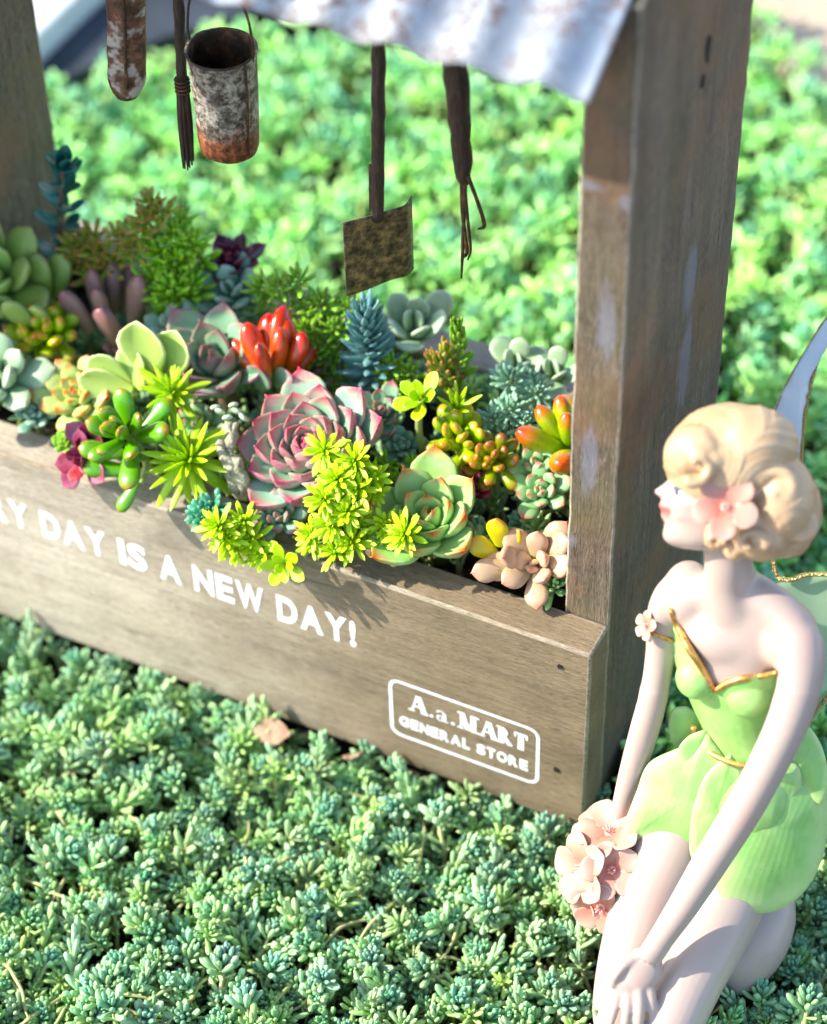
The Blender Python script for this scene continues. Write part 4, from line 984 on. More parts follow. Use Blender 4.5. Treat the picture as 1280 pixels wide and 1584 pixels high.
# olive-pink cones
p = new('olive_stonecrop', 'olive-green cone-shaped shoots with pinkish leaf tips left of the gap by the right post', ctr(695, 575, 8.4), 28, cat='plant')
for (u0, v0, z0), (u1, v1, z1), mm, n in (((685, 600, 8.6), (690, 540, 10.2), M_oliv, 34), ((712, 585, 8.8), (708, 508, 10.8), M_grn, 44), ((702, 600, 8.7), (672, 555, 9.8), M_oliv, 26)):
    a_, b_ = at(u0, v0, z0), at(u1, v1, z1); ax = (b_-a_).normalized(); p.stem([p.base, a_, b_], .08, stem_g)
    p.spike(FIN, mm, a_, ax, (b_-a_).length, n, .55, .38, 25, 72, r=.08, w=.95, jit=.1); p.rosette(FIN, mm, b_, ax, 7, .25, .38, 88, 65, .01, .05)
# flat five leaves
p = new('oval_leaved_stonecrop', 'yellow-green sprig of flat oval leaves on a pale stalk right of the big rosette', ctr(655, 625, 8.8), 29, cat='plant')
c = at(652, 618, 9.8); p.stem([p.base, at(655, 700, 7.9), at(648, 660, 8.9), c], [.1, .1, .1, .09], stem_g)
p.rosette(OVL, M_lime2, c, V(-.15, -.5, .85), 10, .4, .78, 75, 5, .02, .08, w=1.1, jit=.1, drop=.1)
p.rosette(NDL, M_lime2, at(706, 630, 9.5), V(.1, -.3, .95), 14, .4, .75, 80, 30, .02, .08, w=1.2)
# mint fine clusters
def fine(name, label, heads, seed, mat, me, n, l1, dy=.3, lean=.25, w=1.0):
    p = new(name, label, ctr(*heads[0][:3]), seed, dy, cat='plant')
    for h in heads:
        q = at(*h[:3]); k = h[3] if len(h) > 3 else 1; ax = V(R.uniform(-lean, lean), -.35+R.uniform(-lean, lean), .9).normalized()
        p.stem([p.base+V(R.uniform(-.15, .15), 0, 0), q-ax*.5, q], [.06, .05, .04], stem_g)
        p.rosette(me, mat, q, ax, n, .16*k, l1*k, 86, 5, .01, .14, w=w, jit=.12, start=R.uniform(0, 360), drop=.35*k)
    return p
fine('mint_stonecrop', 'mint-green finely fingered clusters in front of the gap by the right post', [(792, 625, 9.4, 1.2), (765, 640, 9.2), (812, 648, 9.1, 1.1), (785, 575, 9.6, 1.3), (832, 602, 9.3, 1.1), (820, 590, 9.0), (775, 668, 8.6, .9), (858, 700, 8.4, .9), (850, 640, 8.8)], 30, M_mint, FIN, 32, .42)
# pink tipped small rosette near post
c = ctr(838, 762, 8.2); p = new('pink_tipped_echeveria', 'small green rosettes with pink tips tucked against the foot of the right post', c, 31)
p.rosette(PTL, M_ptip, c, V(.05, -.45, .85), 15, .35, .85, 85, 10, .02, .15, w=1.0, jit=.08, drop=.2)
p.rosette(PTL, M_ptip, ctr(832, 722, 8.4), V(0, -.3, .9), 12, .35, .8, 85, 15, .02, .15, w=.95, jit=.08, drop=.2)
# pale rosette at the left edge
c = ctr(2, 590, 8.3); p = new('pale_echeveria', 'large whitish-green rosette cut by the left edge of the picture', c, 32)
p.rosette(PTL, M_pal, c, V(.15, -.45, .85), 12, .7, 1.45, 85, 8, .02, .25, w=1.05, pw=.7, jit=.06, drop=.2, start=50)
# broad olive leaves upper left
c = ctr(0, 440, 8.9); p = new('broad_leaved_succulent', 'broad striped green fleshy leaves at the left edge in front of the left post', c, 34)
p.rosette(TNG, M_ofat, c, V(.2, -.45, .85), 13, 1.1, 1.95, 85, 22, .05, .3, w=1.2, pw=.8, jit=.07, drop=.2, start=10)
c = ctr(72, 470, 8.6); p = new('broad_leaved_succulent', 'pair of upright rounded light green leaves above the yellow-green beans', c, 35)
for u, v, z, d, Ln in ((68, 460, 8.6, (-.12, -.05, 1), 1.35), (86, 458, 8.5, (.15, .15, 1), 1.3), (52, 505, 8.8, (-.5, -.45, .7), 1.1), (40, 500, 8.5, (-.8, -.2, .5), 1.1), (70, 495, 8.9, (.1, -.6, .7), .9)):
    q = at(u, v, z); p.leaf(TNG, M_ofat, q, (V(*d)+V(-.05, .3, 0)).normalized(), V(0, -.9, .3), Ln, 1.3, 1.3)
# mauve bronze leaves
c = ctr(168, 500, 8.5); p = new('bronze_succulent', 'upright mauve-brown tongue-shaped leaves left of the feathery green plant', c, 36)
for u, v, z, d, Ln, wv in ((140, 500, 8.7, (-.45, -.3, .85), 1.25, 1.0), (180, 515, 8.9, (.05, -.55, .85), 1.35, 1.05), (152, 478, 8.6, (-.1, 0, 1), 1.25, .85), (175, 470, 8.6, (.02, .05, 1), 1.3, .8), (205, 490, 8.7, (.25, -.1, 1), 1.45, .85), (190, 470, 8.5, (.12, .15, 1), 1.2, .8), (165, 490, 8.7, (-.05, -.3, .95), 1.1, .9)):
    q = at(u, v, z); p.leaf(TNG, M_brz, q-V(0, 0, .3), (V(*d)+V(-.1, .35, 0)).normalized(), V(-.1, -.9, .5), Ln*1.15, wv*.95, 1.2)
# orange edged rosette
c = ctr(122, 605, 8.3); p = new('orange_edged_echeveria', 'cream-green chunky rosette with orange rims and red dots behind the brown-tipped beans', c, 37)
p.rosette(PTL, M_org, c-V(0, 0, .1), V(-.1, -.5, .85), 24, .4, 1.2, 88, 20, .02, .28, w=1.0, pw=.75, jit=.07, drop=.25, tk=.9)
# cream edged spoons
c = ctr(205, 600, 8.7); p = new('cream_edged_succulent', 'pale green spoon leaves with cream margins standing above the bright green beans', c, 38)
for u, v, z, d, Ln, wv in ((240, 585, 8.9, (-.15, -.1, 1), 1.65, 1.25), (255, 590, 8.8, (.25, .1, 1), 1.5, 1.2), (205, 590, 8.9, (-.75, -.3, .45), 1.1, 1.3), (210, 598, 8.8, (-.95, -.45, .12), 1.25, 1.1), (222, 600, 8.8, (-.5, .2, .9), 1.1, 1.1)):
    q = at(u, v, z); p.leaf(OVL, M_crm, q-V(0, 0, .1), (V(*d)+V(-.05, .3, 0)).normalized(), V(.1, -.9, .35), Ln*1.22, wv*1.05, 1.6)
# little green rosette + dark red leaves
c = ctr(97, 676, 8.2); p = new('tiny_green_rosette', 'tiny green cupped rosette at the rim left of the brown-tipped beans', c, 39)
p.rosette(PTL, M_grn, c-V(0, 0, .2), V(-.15, -.5, .85), 17, .2, .42, 88, 40, .02, .12, w=1.1, drop=.2)
c = ctr(130, 712, 7.9); p = new('wine_red_succulent', 'dark wine-red crinkled leaves hanging over the front rim under the tiny green rosette', c, 40, dy=.9)
p.rosette(AGV, M_wine, c, V(-.1, -.8, .55), 9, .5, .8, 70, -10, .02, .15, w=1.1, jit=.12)
p.rosette(AGV, M_dkp, at(140, 690, 8.1), V(-.1, -.6, .7), 8, .4, .75, 70, 10, .02, .15, w=1.1, jit=.12)
# withered stem with pale beads
dryst = NT('withered_stem', .8); g = dryst.geo(); nn = dryst.noise(500, 4, .7, g); dryst.color(dryst.ramp(nn, [(.3, (.10, .08, .05)), (.5, (.34, .32, .20)), (.7, (.58, .55, .38))])); dryst.bump(nn, .9, .001)
p = new('withered_stem', 'dry crumpled beige stem topped by pale green beads left of the big rosette', ctr(350, 660, 8.6), 41, cat='plant')
P_ = [at(355, 655, 9.2), at(352, 680, 9.0), at(350, 700, 8.9), at(360, 725, 8.6), at(372, 750, 8.2), at(378, 770, 7.8)]
for k, dx in enumerate((0, .1, -.1)):
    o = tube('stem', [q+V(dx+.06*math.sin(i*2+k), dx*.5, .08*math.cos(i*1.7+k)) for i, q in enumerate(P_)], [.10, .14, .12, .17, .15, .09], dryst.m, p.o, 9, smooth_pts=6)
    rough(o, .10, 3.2)
for u, v in ((345, 640), (360, 628), (372, 640), (333, 632), (352, 648), (385, 650)): p.leaf(BEAN, M_pal, at(u, v, 9.2), V(R.uniform(-.5, .5), -.5, .6), V(0, 0, 1), .38, 1.7)
# teal rosette on the rim
c = at(322, 792, 8.0); p = new('teal_rosette', 'small blue-teal tight rosette on the rim beneath the spiky lime star', c, 42, dy=1.0)
p.rosette(FIN, M_tiny, c, V(0, -.5, .85), 38, .15, .52, 88, 0, .01, .16, w=1.4, drop=.2)
p.rosette(FIN, M_tiny, at(302, 800, 7.8), V(-.3, -.7, .6), 20, .15, .4, 88, 0, .01, .1, w=1.4, drop=.2)
# back row
p = new('dark_teal_shoot', 'dark teal upright shoot with paired oval leaves in front of the left post', ctr(95, 420, 8.0), 43, dy=.2, cat='plant')
a_, b_ = ctr(92, 410, 8.3), ctr(96, 262, 12.2); p.stem([p.base, a_, b_], [.08, .08, .06], stem_b)
p.spike(OVL, M_dteal, a_, (b_-a_), (b_-a_).length, 24, .75, .78, 20, 42, r=.05, w=.95)
p.rosette(OVL, M_dteal, b_, (b_-a_), 6, .6, .75, 75, 45, .01, .05, w=1.05)
fine('feathery_stonecrop', 'feathery bright green airy plant at the back between the bronze leaves and purple rosette', [(262, 400, 10.2, 1.2), (285, 370, 10.6, 1.1), (240, 385, 10.4, 1.1), (270, 350, 10.8, 1), (300, 400, 10.0, 1.1), (255, 435, 9.8, 1.2), (285, 450, 9.6, 1.2), (268, 470, 9.2, 1.1), (245, 365, 10.4, .9), (305, 440, 9.4), (232, 430, 9.8), (278, 335, 11.0, .7), (300, 365, 10.8, .9), (290, 425, 9.8, 1.2), (250, 465, 9.2, 1.1)], 44, M_fresh, FIN, 24, .62, lean=.5)
fine('olive_spire', 'blurred olive-brown pointed spires behind the mauve-brown leaves', [(228, 305, 11.8, .9), (222, 330, 11.4, 1), (212, 350, 11.0, 1), (150, 380, 10.0, 1.1), (135, 360, 10.2, 1), (200, 380, 10.4, 1), (120, 395, 9.6, 1.2), (165, 400, 9.8, 1.2), (185, 360, 10.6, 1), (140, 410, 9.4, 1.2), (110, 370, 10.0), (245, 320, 11.6)], 45, M_oliv, FIN, 24, .55, lean=.2)
c = ctr(358, 402, 9.6); p = new('dark_purple_rosette', 'blackish-purple rosette at the back below the bucket', c, 46)
p.rosette(AGV, M_dkp, c, V(0, -.2, 1), 22, .4, .85, 88, 10, .02, .2, w=.9, drop=.2)
c = ctr(362, 455, 9.0); p = new('grey_green_rosette', 'grey-green broad leaves beneath the blackish-purple rosette', c, 47)
p.rosette(TNG, M_grey, c, V(0, -.35, .93), 12, .7, 1.25, 85, 20, .02, .2, w=1.2, drop=.2, start=30)
c = ctr(270, 515, 8.9); p = new('grey_green_rosette', 'pale sea-green rosette behind the cream-edged leaves', c, 48)
p.rosette(PTL, M_grey, c, V(0, -.35, .93), 18, .35, .95, 85, 12, .02, .2, w=1.0, drop=.2)
fine('green_sprigs', 'green beaded sprigs between the red jelly beans and the blue-teal shoot', [(488, 500, 9.6), (500, 520, 9.4), (480, 540, 9.1), (508, 545, 9.0), (470, 470, 10.0, .9), (425, 438, 10.6, .9), (445, 450, 10.2, .9), (515, 565, 8.6), (410, 460, 9.8, .9), (530, 590, 8.3), (495, 575, 8.5), (470, 505, 9.6, 1.1), (515, 500, 9.8), (540, 470, 10.2), (455, 425, 10.8), (400, 435, 10.2, 1.1), (490, 465, 10.2, 1.1), (515, 475, 10, 1), (610, 600, 8.6, 1.1), (625, 575, 9.0, 1.1), (600, 560, 9.2)], 49, M_grn, FIN, 26, .50, lean=.25)
c = ctr(642, 515, 8.8); p = new('pale_echeveria', 'pale green round-leaved rosette blurred behind the blue-teal shoot', c, 50)
p.rosette(TNG, M_pal, c, V(.1, -.2, 1), 10, .8, 1.3, 80, 25, .05, .2, w=1.4, drop=.1)
c = ctr(800, 568, 8.4); p = new('woolly_succulent', 'soft grey-green rounded leaves at the back rim left of the right post', c, 51)
p.rosette(TNG, M_pal, c, V(0, -.2, 1), 8, .5, .9, 80, 15, .05, .15, w=1.6, drop=.1)
p.rosette(TNG, M_pal, ctr(858, 580, 8.3), V(0, -.2, 1), 8, .5, .9, 80, 15, .05, .15, w=1.6, drop=.1)
# low dark foliage filling the gaps at soil level
fillp = [sprig(k, rnd, 5, 4, n) for k, n in ((1, 12), (0, 16), (2, 14))]
fp = []
for k in range(330):
    x, y = rnd.uniform(LX+1.4, -1.4), rnd.uniform(1.5, 8.1)
    fp.append((x, y))
scatter('box_ground_cover', fp, fillp, lambda x, y: 6.3, (0.9, 1.7), .5, 12)

# small rosettes filling the gaps
E_ = lambda name, lab, u, v, z, me, mt, n, l0, l1, sd, ax=UPC: (lambda c: (lambda p: p.rosette(me, mt, c, ax, n, l0, l1, 87, 15, .02, .14, w=1.05, jit=.08, drop=.2))(new(name, lab, c, sd, dy=.35)))(ctr(u, v, z))
E_('small_echeveria', 'small pink-tipped rosette pressed against the right flank of the largest rosette', 592, 640, 8.6, ECH, M_big, 18, .35, .85, 60)
E_('small_echeveria', 'small dark-tipped rosette below the largest rosette above the board', 432, 800, 7.7, PTL, M_pur, 14, .3, .75, 61)
E_('small_echeveria', 'little reddish rosette between the apple-green rosette and the bronze beans', 735, 748, 8.0, PTL, M_wine, 13, .22, .48, 62)
E_('small_echeveria', 'little grey-green rosette behind the chartreuse plant and before the blue-teal shoot', 622, 690, 8.0, PTL, M_grey, 16, .25, .62, 63)
E_('small_echeveria', 'small pale rosette between the withered stem and the purple rosette', 310, 655, 8.2, PTL, M_ptip, 15, .25, .62, 64)
E_('small_echeveria', 'small sea-green rosette squeezed between the whitish and the orange-edged rosettes', 52, 640, 7.8, PTL, M_grey, 14, .25, .6, 65)
E_('small_echeveria', 'small pink-edged rosette behind the red jelly beans', 492, 575, 8.4, ECH, M_pur, 14, .3, .72, 66)
E_('small_echeveria', 'small mauve rosette between the bronze leaves and the cream-edged leaves', 190, 540, 8.3, PTL, M_brz, 14, .28, .66, 67)
fine('green_sprigs', 'short bright green sprigs in the gap left of the apple-green rosette', [(600, 780, 8.0), (612, 740, 8.3), (590, 715, 8.4), (640, 715, 8.3), (385, 700, 8.2), (395, 745, 7.9)], 68, M_fresh, FIN, 20, .36, lean=.3)

# ------------------------------------------------------------------ the kneeling garden fairy figurine
from mathutils.bvhtree import BVHTree
FB = Vector((4.1, -1.8, 0.0))
F = thing('fairy_figurine', 'porcelain garden fairy kneeling in a petal-leaf green dress with flower in blonde hair', 'figurine', FB)
def col_mat(name, rough, sss=0.2, scale=0.0015, coat=0.15, dirt=0.0):
    m = NT(name, rough); a = m.n('ShaderNodeAttribute', attribute_name='tint'); g = m.geo()
    c = a.outputs['Color']
    if dirt:
        n1 = m.noise(180, 5, .7, g); n2 = m.noise(1100, 3, .7, g)
        c = m.mix(m.mr(n2, .70, .76, 0, dirt), c, (.10, .09, .07)); c = m.mix(m.mr(n1, .60, .8, 0, dirt*.5), c, (.45, .43, .38))
    m.color(c); m.b.inputs['Subsurface Weight'].default_value = sss; m.b.inputs['Subsurface Radius'].default_value = (1, .55, .4); m.b.inputs['Subsurface Scale'].default_value = scale
    m.b.inputs['Coat Weight'].default_value = coat; m.b.inputs['Coat Roughness'].default_value = .3
    m.bump(m.noise(260, 4, .6, g), .12, .0004); return m.m
M_por = col_mat('painted_porcelain', .38, .25, .002, .2, .35)
M_hair = col_mat('painted_hair', .45, .1, .001, .15)
gold = NT('gold_paint', .35); gg = gold.geo(); gn = gold.noise(500, 4, .7, gg); gold.color(gold.ramp(gn, [(.35, (.42, .20, .05)), (.6, (.72, .42, .12)), (.8, (.88, .64, .28))])); gold.b.inputs['Metallic'].default_value = .75; gold.bump(gn, .5, .0004)
glit = NT('gold_glitter', .3); gg = glit.geo(); vo = glit.n('ShaderNodeTexVoronoi', i_Scale=2600); glit.l(gg, vo.inputs['Vector']); glit.color(glit.ramp(vo.outputs['Distance'], [(.1, (.95, .80, .45)), (.5, (.55, .38, .12))])); glit.b.inputs['Metallic'].default_value = .8; glit.bump(vo.outputs['Distance'], 1, .001)

def ellip(c, ax, rad, n=20):
    """ellipsoid: ax three unit axes, rad three radii (cm)"""
    vs = []; q = []; t = []
    for i in range(1, n):
        th = math.pi*i/n
        for k in range(n*2):
            ph = math.pi*k/n
            vs.append(c+ax[0]*(rad[0]*math.sin(th)*math.cos(ph))+ax[1]*(rad[1]*math.sin(th)*math.sin(ph))+ax[2]*(rad[2]*math.cos(th)))
    m = n*2
    for i in range(n-2):
        for k in range(m): q.append((i*m+k, (i+1)*m+k, (i+1)*m+(k+1) % m, i*m+(k+1) % m))
    a = len(vs); vs.append(c+ax[2]*rad[2]); b = len(vs); vs.append(c-ax[2]*rad[2])
    for k in range(m): t.append((a, k, (k+1) % m)); t.append((b, (n-2)*m+(k+1) % m, (n-2)*m+k))
    return vs, q, t
def loft(cs, ras, rbs, la, lb=None, seg=28, n=4, sq=0.0):
    """closed loft of ellipses; la = lateral axis"""
    P, ra = spline(cs, ras, n); _, rb = spline(cs, rbs, n); vs = []; q = []; t = []
    for i, p in enumerate(P):
        tg = (P[min(i+1, len(P)-1)]-P[max(i-1, 0)]).normalized(); a = (la-tg*la.dot(tg)).normalized(); b = tg.cross(a)
        for k in range(seg):
            th = 2*math.pi*k/seg; vs.append(p+a*ra[i]*math.cos(th)+b*rb[i]*math.sin(th))
    for i in range(len(P)-1):
        for k in range(seg): q.append((i*seg+k, i*seg+(k+1) % seg, (i+1)*seg+(k+1) % seg, (i+1)*seg+k))
    a = len(vs); vs.append(P[0]); b = len(vs); vs.append(P[-1]); L_ = (len(P)-1)*seg
    for k in range(seg): t.append((a, (k+1) % seg, k)); t.append((b, L_+k, L_+(k+1) % seg))
    return vs, q, t
def merge(parts, voxel, smooth_it=6, name='m', smooth_f=0.5):
    """fuse overlapping closed shapes into one continuous skin"""
    V_ = []; Q = []; T_ = []; n = 0
    for v, q, t in parts:
        V_ += [list(x) for x in v]; Q += [tuple(i+n for i in f) for f in q]; T_ += [tuple(i+n for i in f) for f in t]; n = len(V_)
    me = mesh_np(name, V_, Q, T_); bm = bmesh.new(); bm.from_mesh(me); bmesh.ops.recalc_face_normals(bm, faces=bm.faces); bm.to_mesh(me); bm.free()
    o = bpy.data.objects.new('tmp', me); COL.objects.link(o)
    r = o.modifiers.new('r', 'REMESH'); r.mode = 'VOXEL'; r.voxel_size = voxel*S; r.use_smooth_shade = True
    if smooth_it: s_ = o.modifiers.new('s', 'SMOOTH'); s_.iterations = smooth_it; s_.factor = smooth_f
    dg = bpy.context.evaluated_depsgraph_get(); out = bpy.data.meshes.new_from_object(o.evaluated_get(dg)); bpy.data.objects.remove(o); return out
def coords(me):
    co = np.zeros(len(me.vertices)*3); me.vertices.foreach_get('co', co); return co.reshape(-1, 3)/S
def finish(name, me, mat, parent, cols=None, kind=None, label=None):
    co = coords(me); off = np.array(root_loc(parent)); me.vertices.foreach_set('co', ((co-off)*S).ravel()); me.name = name
    if cols is not None:
        a = me.attributes.new('tint', 'FLOAT_VECTOR', 'POINT'); a.data.foreach_set('vector', cols.astype(np.float32).ravel())
    me.materials.clear(); me.update(); return obj(name, me, mat, parent, kind, label)
def uvd(co):
    d = co-CAM; z = d@FW; return 640+FOC*(d@RT)/z, 792-FOC*(d@UP)/z, z
PX = 1/66.0
NEAR_S = V(3.5, -.49, .1).normalized(); FACE = V(-.14, -.99, 0).normalized(); ZUP = V(0, 0, 1)

# --- torso
tors = loft([atd(1120, 1275, 60.2), atd(1128, 1235, 59.9), atd(1150, 1170, 59.3), atd(1156, 1130, 58.8), atd(1142, 1070, 58.1), atd(1132, 1015, 57.5), atd(1130, 965, 56.95), atd(1132, 935, 56.6), atd(1135, 905, 56.4)],
            [1.35, 1.5, 1.15, 1.05, 1.2, 1.42, 1.52, 1.35, .7], [1.2, 1.3, .95, .82, .92, 1.0, .85, .7, .55], NEAR_S)
brst = [ellip(atd(u, v, d), (VR, VU, VF), (r, r*1.0, r*.85)) for u, v, d, r in ((1080, 1048, 57.15, .44), (1160, 1074, 56.98, .48))]
neck = loft([atd(1130, 945, 56.5), atd(1128, 900, 56.0), atd(1128, 865, 55.5), atd(1125, 810, 55.0)], [.80, .62, .56, .55], [.62, .58, .55, .55], NEAR_S)
shl = [ellip(atd(1066, 918, 56.9), (VR, VU, VF), (.64, .80, .65)), ellip(atd(1222, 985, 56.1), (VR, VU, VF), (.70, .85, .6)), ellip(atd(1150, 975, 56.75), (VR, VU, VF), (1.35, .95, .72))]
trap = loft([atd(1066, 935, 56.75), atd(1100, 915, 56.4), atd(1145, 915, 56.2), atd(1195, 940, 56.0), atd(1232, 975, 55.8)], [.34, .42, .55, .52, .50], [.4, .5, .6, .55, .48], FACE)
torso_parts = [tors, neck, trap]+shl+brst
# --- arms
arm_n = loft([atd(1215, 965, 55.9), atd(1238, 995, 55.7), atd(1240, 1045, 55.8), atd(1222, 1110, 56.1), atd(1190, 1180, 56.5), atd(1152, 1250, 57.0), atd(1105, 1325, 57.5), atd(1062, 1395, 58.0), atd(1025, 1450, 58.4), atd(1002, 1485, 58.6)],
             [.45, .55, .54, .50, .47, .46, .44, .39, .33, .32], [.42, .5, .5, .47, .44, .43, .41, .35, .28, .22], VR, n=5)
arm_f = loft([atd(1072, 925, 57.0), atd(1046, 912, 57.05), atd(1027, 945, 57.3), atd(1022, 1010, 57.8), atd(1012, 1075, 58.3), atd(996, 1135, 58.9), atd(978, 1195, 59.5), atd(962, 1250, 60.1), atd(956, 1285, 60.5)],
             [.30, .40, .40, .37, .36, .36, .32, .25, .24], [.30, .40, .38, .36, .36, .35, .30, .24, .18], VR, n=5)
# --- legs, folded under
leg_a = loft([atd(1075, 1230, 60.0), atd(1045, 1300, 60.0), atd(1010, 1380, 60.0), atd(985, 1460, 60.0), atd(968, 1530, 59.95), atd(962, 1580, 59.9), atd(968, 1610, 60.0)], [1.1, 1.0, .93, .86, .78, .70, .5], [1.0, .95, .88, .80, .75, .66, .45], VR, n=5)
leg_b = loft([atd(1160, 1280, 60.2), atd(1140, 1350, 60.1), atd(1108, 1430, 59.9), atd(1068, 1510, 59.6), atd(1035, 1585, 59.3), atd(1018, 1625, 59.2), atd(1015, 1650, 59.3)], [1.1, 1.0, .93, .86, .80, .72, .45], [1.05, .95, .88, .82, .78, .68, .4], VR, n=5)
ax_t = (VR*.45+VU*.89).normalized(); ax_s = (VR*.89-VU*.45).normalized()
leg_c = ellip(atd(1160, 1448, 61.2), (ax_s, VF, ax_t), (1.02, .85, 1.62))
shin_a = loft([atd(975, 1600, 60.3), atd(1050, 1560, 61.3), atd(1110, 1500, 61.8), atd(1150, 1440, 62.2)], [.6, .65, .6, .5], [.5, .55, .5, .45], VR)
# --- hands
def finger(ps, rs): 
    P, r = spline([atd(*p) for p in ps], rs, 4); v, q, t = tube_np(P, r, 12); e0 = ellip(P[-1], (VR, VU, VF), (r[-1],)*3, 8); return [(v, q, t), e0]
palm = [ellip(atd(992, 1502, 58.75), ((VR*.85-VU*.5).normalized(), VF, (VR*.5+VU*.85).normalized()), (.50, .27, .62)), ellip(atd(975, 1520, 58.8), (VR, VF, VU), (.42, .24, .4))]
hand = palm
hand = hand+finger([(1003, 1515, 58.75), (1008, 1548, 58.72), (1009, 1580, 58.85), (1004, 1606, 59.05)], [.145, .14, .13, .10])
hand = hand+finger([(988, 1525, 58.7), (990, 1558, 58.62), (987, 1594, 58.75), (981, 1622, 59.0)], [.15, .145, .13, .10])
hand = hand+finger([(973, 1528, 58.75), (971, 1560, 58.68), (966, 1592, 58.78), (960, 1617, 59.0)], [.145, .14, .125, .10])
hand = hand+finger([(960, 1520, 58.85), (954, 1550, 58.8), (947, 1576, 58.88), (942, 1596, 59.05)], [.13, .125, .11, .09])
hand = hand+finger([(990, 1478, 58.7), (968, 1492, 58.6), (954, 1508, 58.6), (948, 1524, 58.75)], [.15, .14, .125, .10])
handf = [ellip(atd(952, 1300, 60.55), (VR, VF, VU), (.24, .2, .36))]
for k, (du, L_) in enumerate(((-16, 30), (-5, 36), (6, 34), (16, 28))): handf += finger([(954+du*.6, 1310, 60.5), (952+du, 1325, 60.4), (950+du*1.1, 1310+L_, 60.5)], [.085, .08, .065])
handf += finger([(962, 1292, 60.4), (972, 1306, 60.35), (972, 1320, 60.4)], [.085, .08, .06])
# --- head
HC = atd(1098, 775, 54.8)
hU = (VU*.97+(-VF)*.22).normalized(); hF = (-VR*.995+VU*.03); hF = (hF-hU*hF.dot(hU)).normalized(); hS = hU.cross(hF).normalized()
if hS.dot(VF) > 0: hS = -hS
prow = [(652, 20, 20, 25, .3), (670, 45, 45, 40, .4), (695, 60, 60, 52, .5), (715, 64, 63, 55, .5), (732, 63, 62, 55, .4), (742, 61, 64, 54, .20), (750, 61, 75, 54, .19), (757, 61, 86, 54, .19), (763, 61, 87, 53, .20), (769, 62, 78, 53, .22), (774, 62, 74, 52, .34), (780, 62, 79, 51, .36), (786, 62, 78, 50, .36), (790, 62, 73, 50, .40), (795, 62, 76, 49, .36), (802, 61, 74, 48, .36), (809, 60, 68, 46, .5), (818, 58, 70, 44, .5), (830, 55, 72, 40, .5), (839, 50, 68, 34, .5), (846, 42, 58, 26, .5), (851, 28, 40, 14, .5)]
seg = 56; hv = []; hq = []; htt = []; sc_ = 1/69.0
for (v, fb, pf, sd, sg) in prow:
    for k in range(seg):
        ph = 2*math.pi*k/seg; pa = min(ph, 2*math.pi-ph)
        c, s_ = math.cos(ph), math.sin(ph); back = 62 if v < 790 else max(8, 62-(v-790)*1.15)
        fr = (fb if c > 0 else back)
        x = c*fr; y = s_*sd
        x += (pf-fb)*math.exp(-(pa/sg)**2)
        # eye sockets and cheeks
        if 742 < v < 772: x -= 6*math.exp(-((pa-.55)/.22)**2)*math.exp(-((v-757)/10)**2)
        if 765 < v < 800: x += 3*math.exp(-((pa-.75)/.3)**2)
        hv.append(HC+hF*(x*sc_)+hS*(y*sc_)+hU*((775-v)*sc_))
for i in range(len(prow)-1):
    for k in range(seg): hq.append((i*seg+k, i*seg+(k+1) % seg, (i+1)*seg+(k+1) % seg, (i+1)*seg+k))
a = len(hv); hv.append(sum((hv[k] for k in range(seg)), Vector())/seg); b = len(hv); L_ = (len(prow)-1)*seg; hv.append(sum((hv[L_+k] for k in range(seg)), Vector())/seg)
for k in range(seg): htt.append((a, (k+1) % seg, k)); htt.append((b, L_+k, L_+(k+1) % seg))
head = (hv, hq, htt)
body = merge(torso_parts+[arm_n, arm_f, leg_a, leg_b, leg_c, shin_a]+hand+handf+[head], .042, 6, 'body')
co = coords(body); u, v, z = uvd(co)
bm = bmesh.new(); bm.from_mesh(body); bm.verts.ensure_lookup_table()
sel = [bm.verts[i] for i in np.nonzero((v > 862) & (v < 1075) & (u > 985) & (z < 58.3))[0]]
for k in range(45): bmesh.ops.smooth_vert(bm, verts=sel, factor=.5, use_axis_x=True, use_axis_y=True, use_axis_z=True)
sel = [bm.verts[i] for i in np.nonzero((v > 1075) & (v < 1470) & (u > 985))[0]]
for k in range(12): bmesh.ops.smooth_vert(bm, verts=sel, factor=.5, use_axis_x=True, use_axis_y=True, use_axis_z=True)
bm.to_mesh(body); bm.free(); co = coords(body); u, v, z = uvd(co)
skin = np.array((.43, .33, .28)); cols = np.tile(skin, (len(co), 1))
def blend(c, w): 
    global cols
    w = np.clip(w, 0, 1)[:, None]; cols = cols*(1-w)+np.array(c)*w
def near(p, r): return np.exp(-(np.linalg.norm(co-np.array(p), axis=1)/r)**2)
lipc = HC+hF*(77*sc_)+hU*((775-788)*sc_)
dl_ = co-np.array(lipc); hh = np.abs(dl_@np.array(hU)); ss = np.abs(dl_@np.array(hS)); ff = np.abs(dl_@np.array(hF))
blend((.42, .10, .09), (np.clip(1.25-hh/.17, 0, 1))*(ss < .30)*(ff < .22)*1.0)
for sgn in (1, -1): blend((.46, .20, .17), .55*near(HC+hF*(45*sc_)+hS*(sgn*42*sc_)+hU*(-14*sc_), .30))
for p, r in ((atd(955, 1560, 59.5), .6), (atd(1012, 1600, 59), .6), (atd(1240, 1000, 55.5), .8), (atd(1150, 1265, 56.8), .5), (atd(990, 1520, 58.5), .4), (atd(1010, 1390, 59.2), .6)): blend((.46, .25, .20), .30*near(p, r))
blend((.28, .26, .22), .45*near(atd(1120, 1480, 60.6), .55)*(.5+.5*np.sin(co[:, 0]*9+co[:, 2]*7))); blend((.30, .28, .25), .35*near(atd(1150, 1540, 60.8), .5)); blend((.30, .28, .25), .35*near(atd(1020, 1470, 59.3), .15))
finish('body', body, M_por, F, cols)
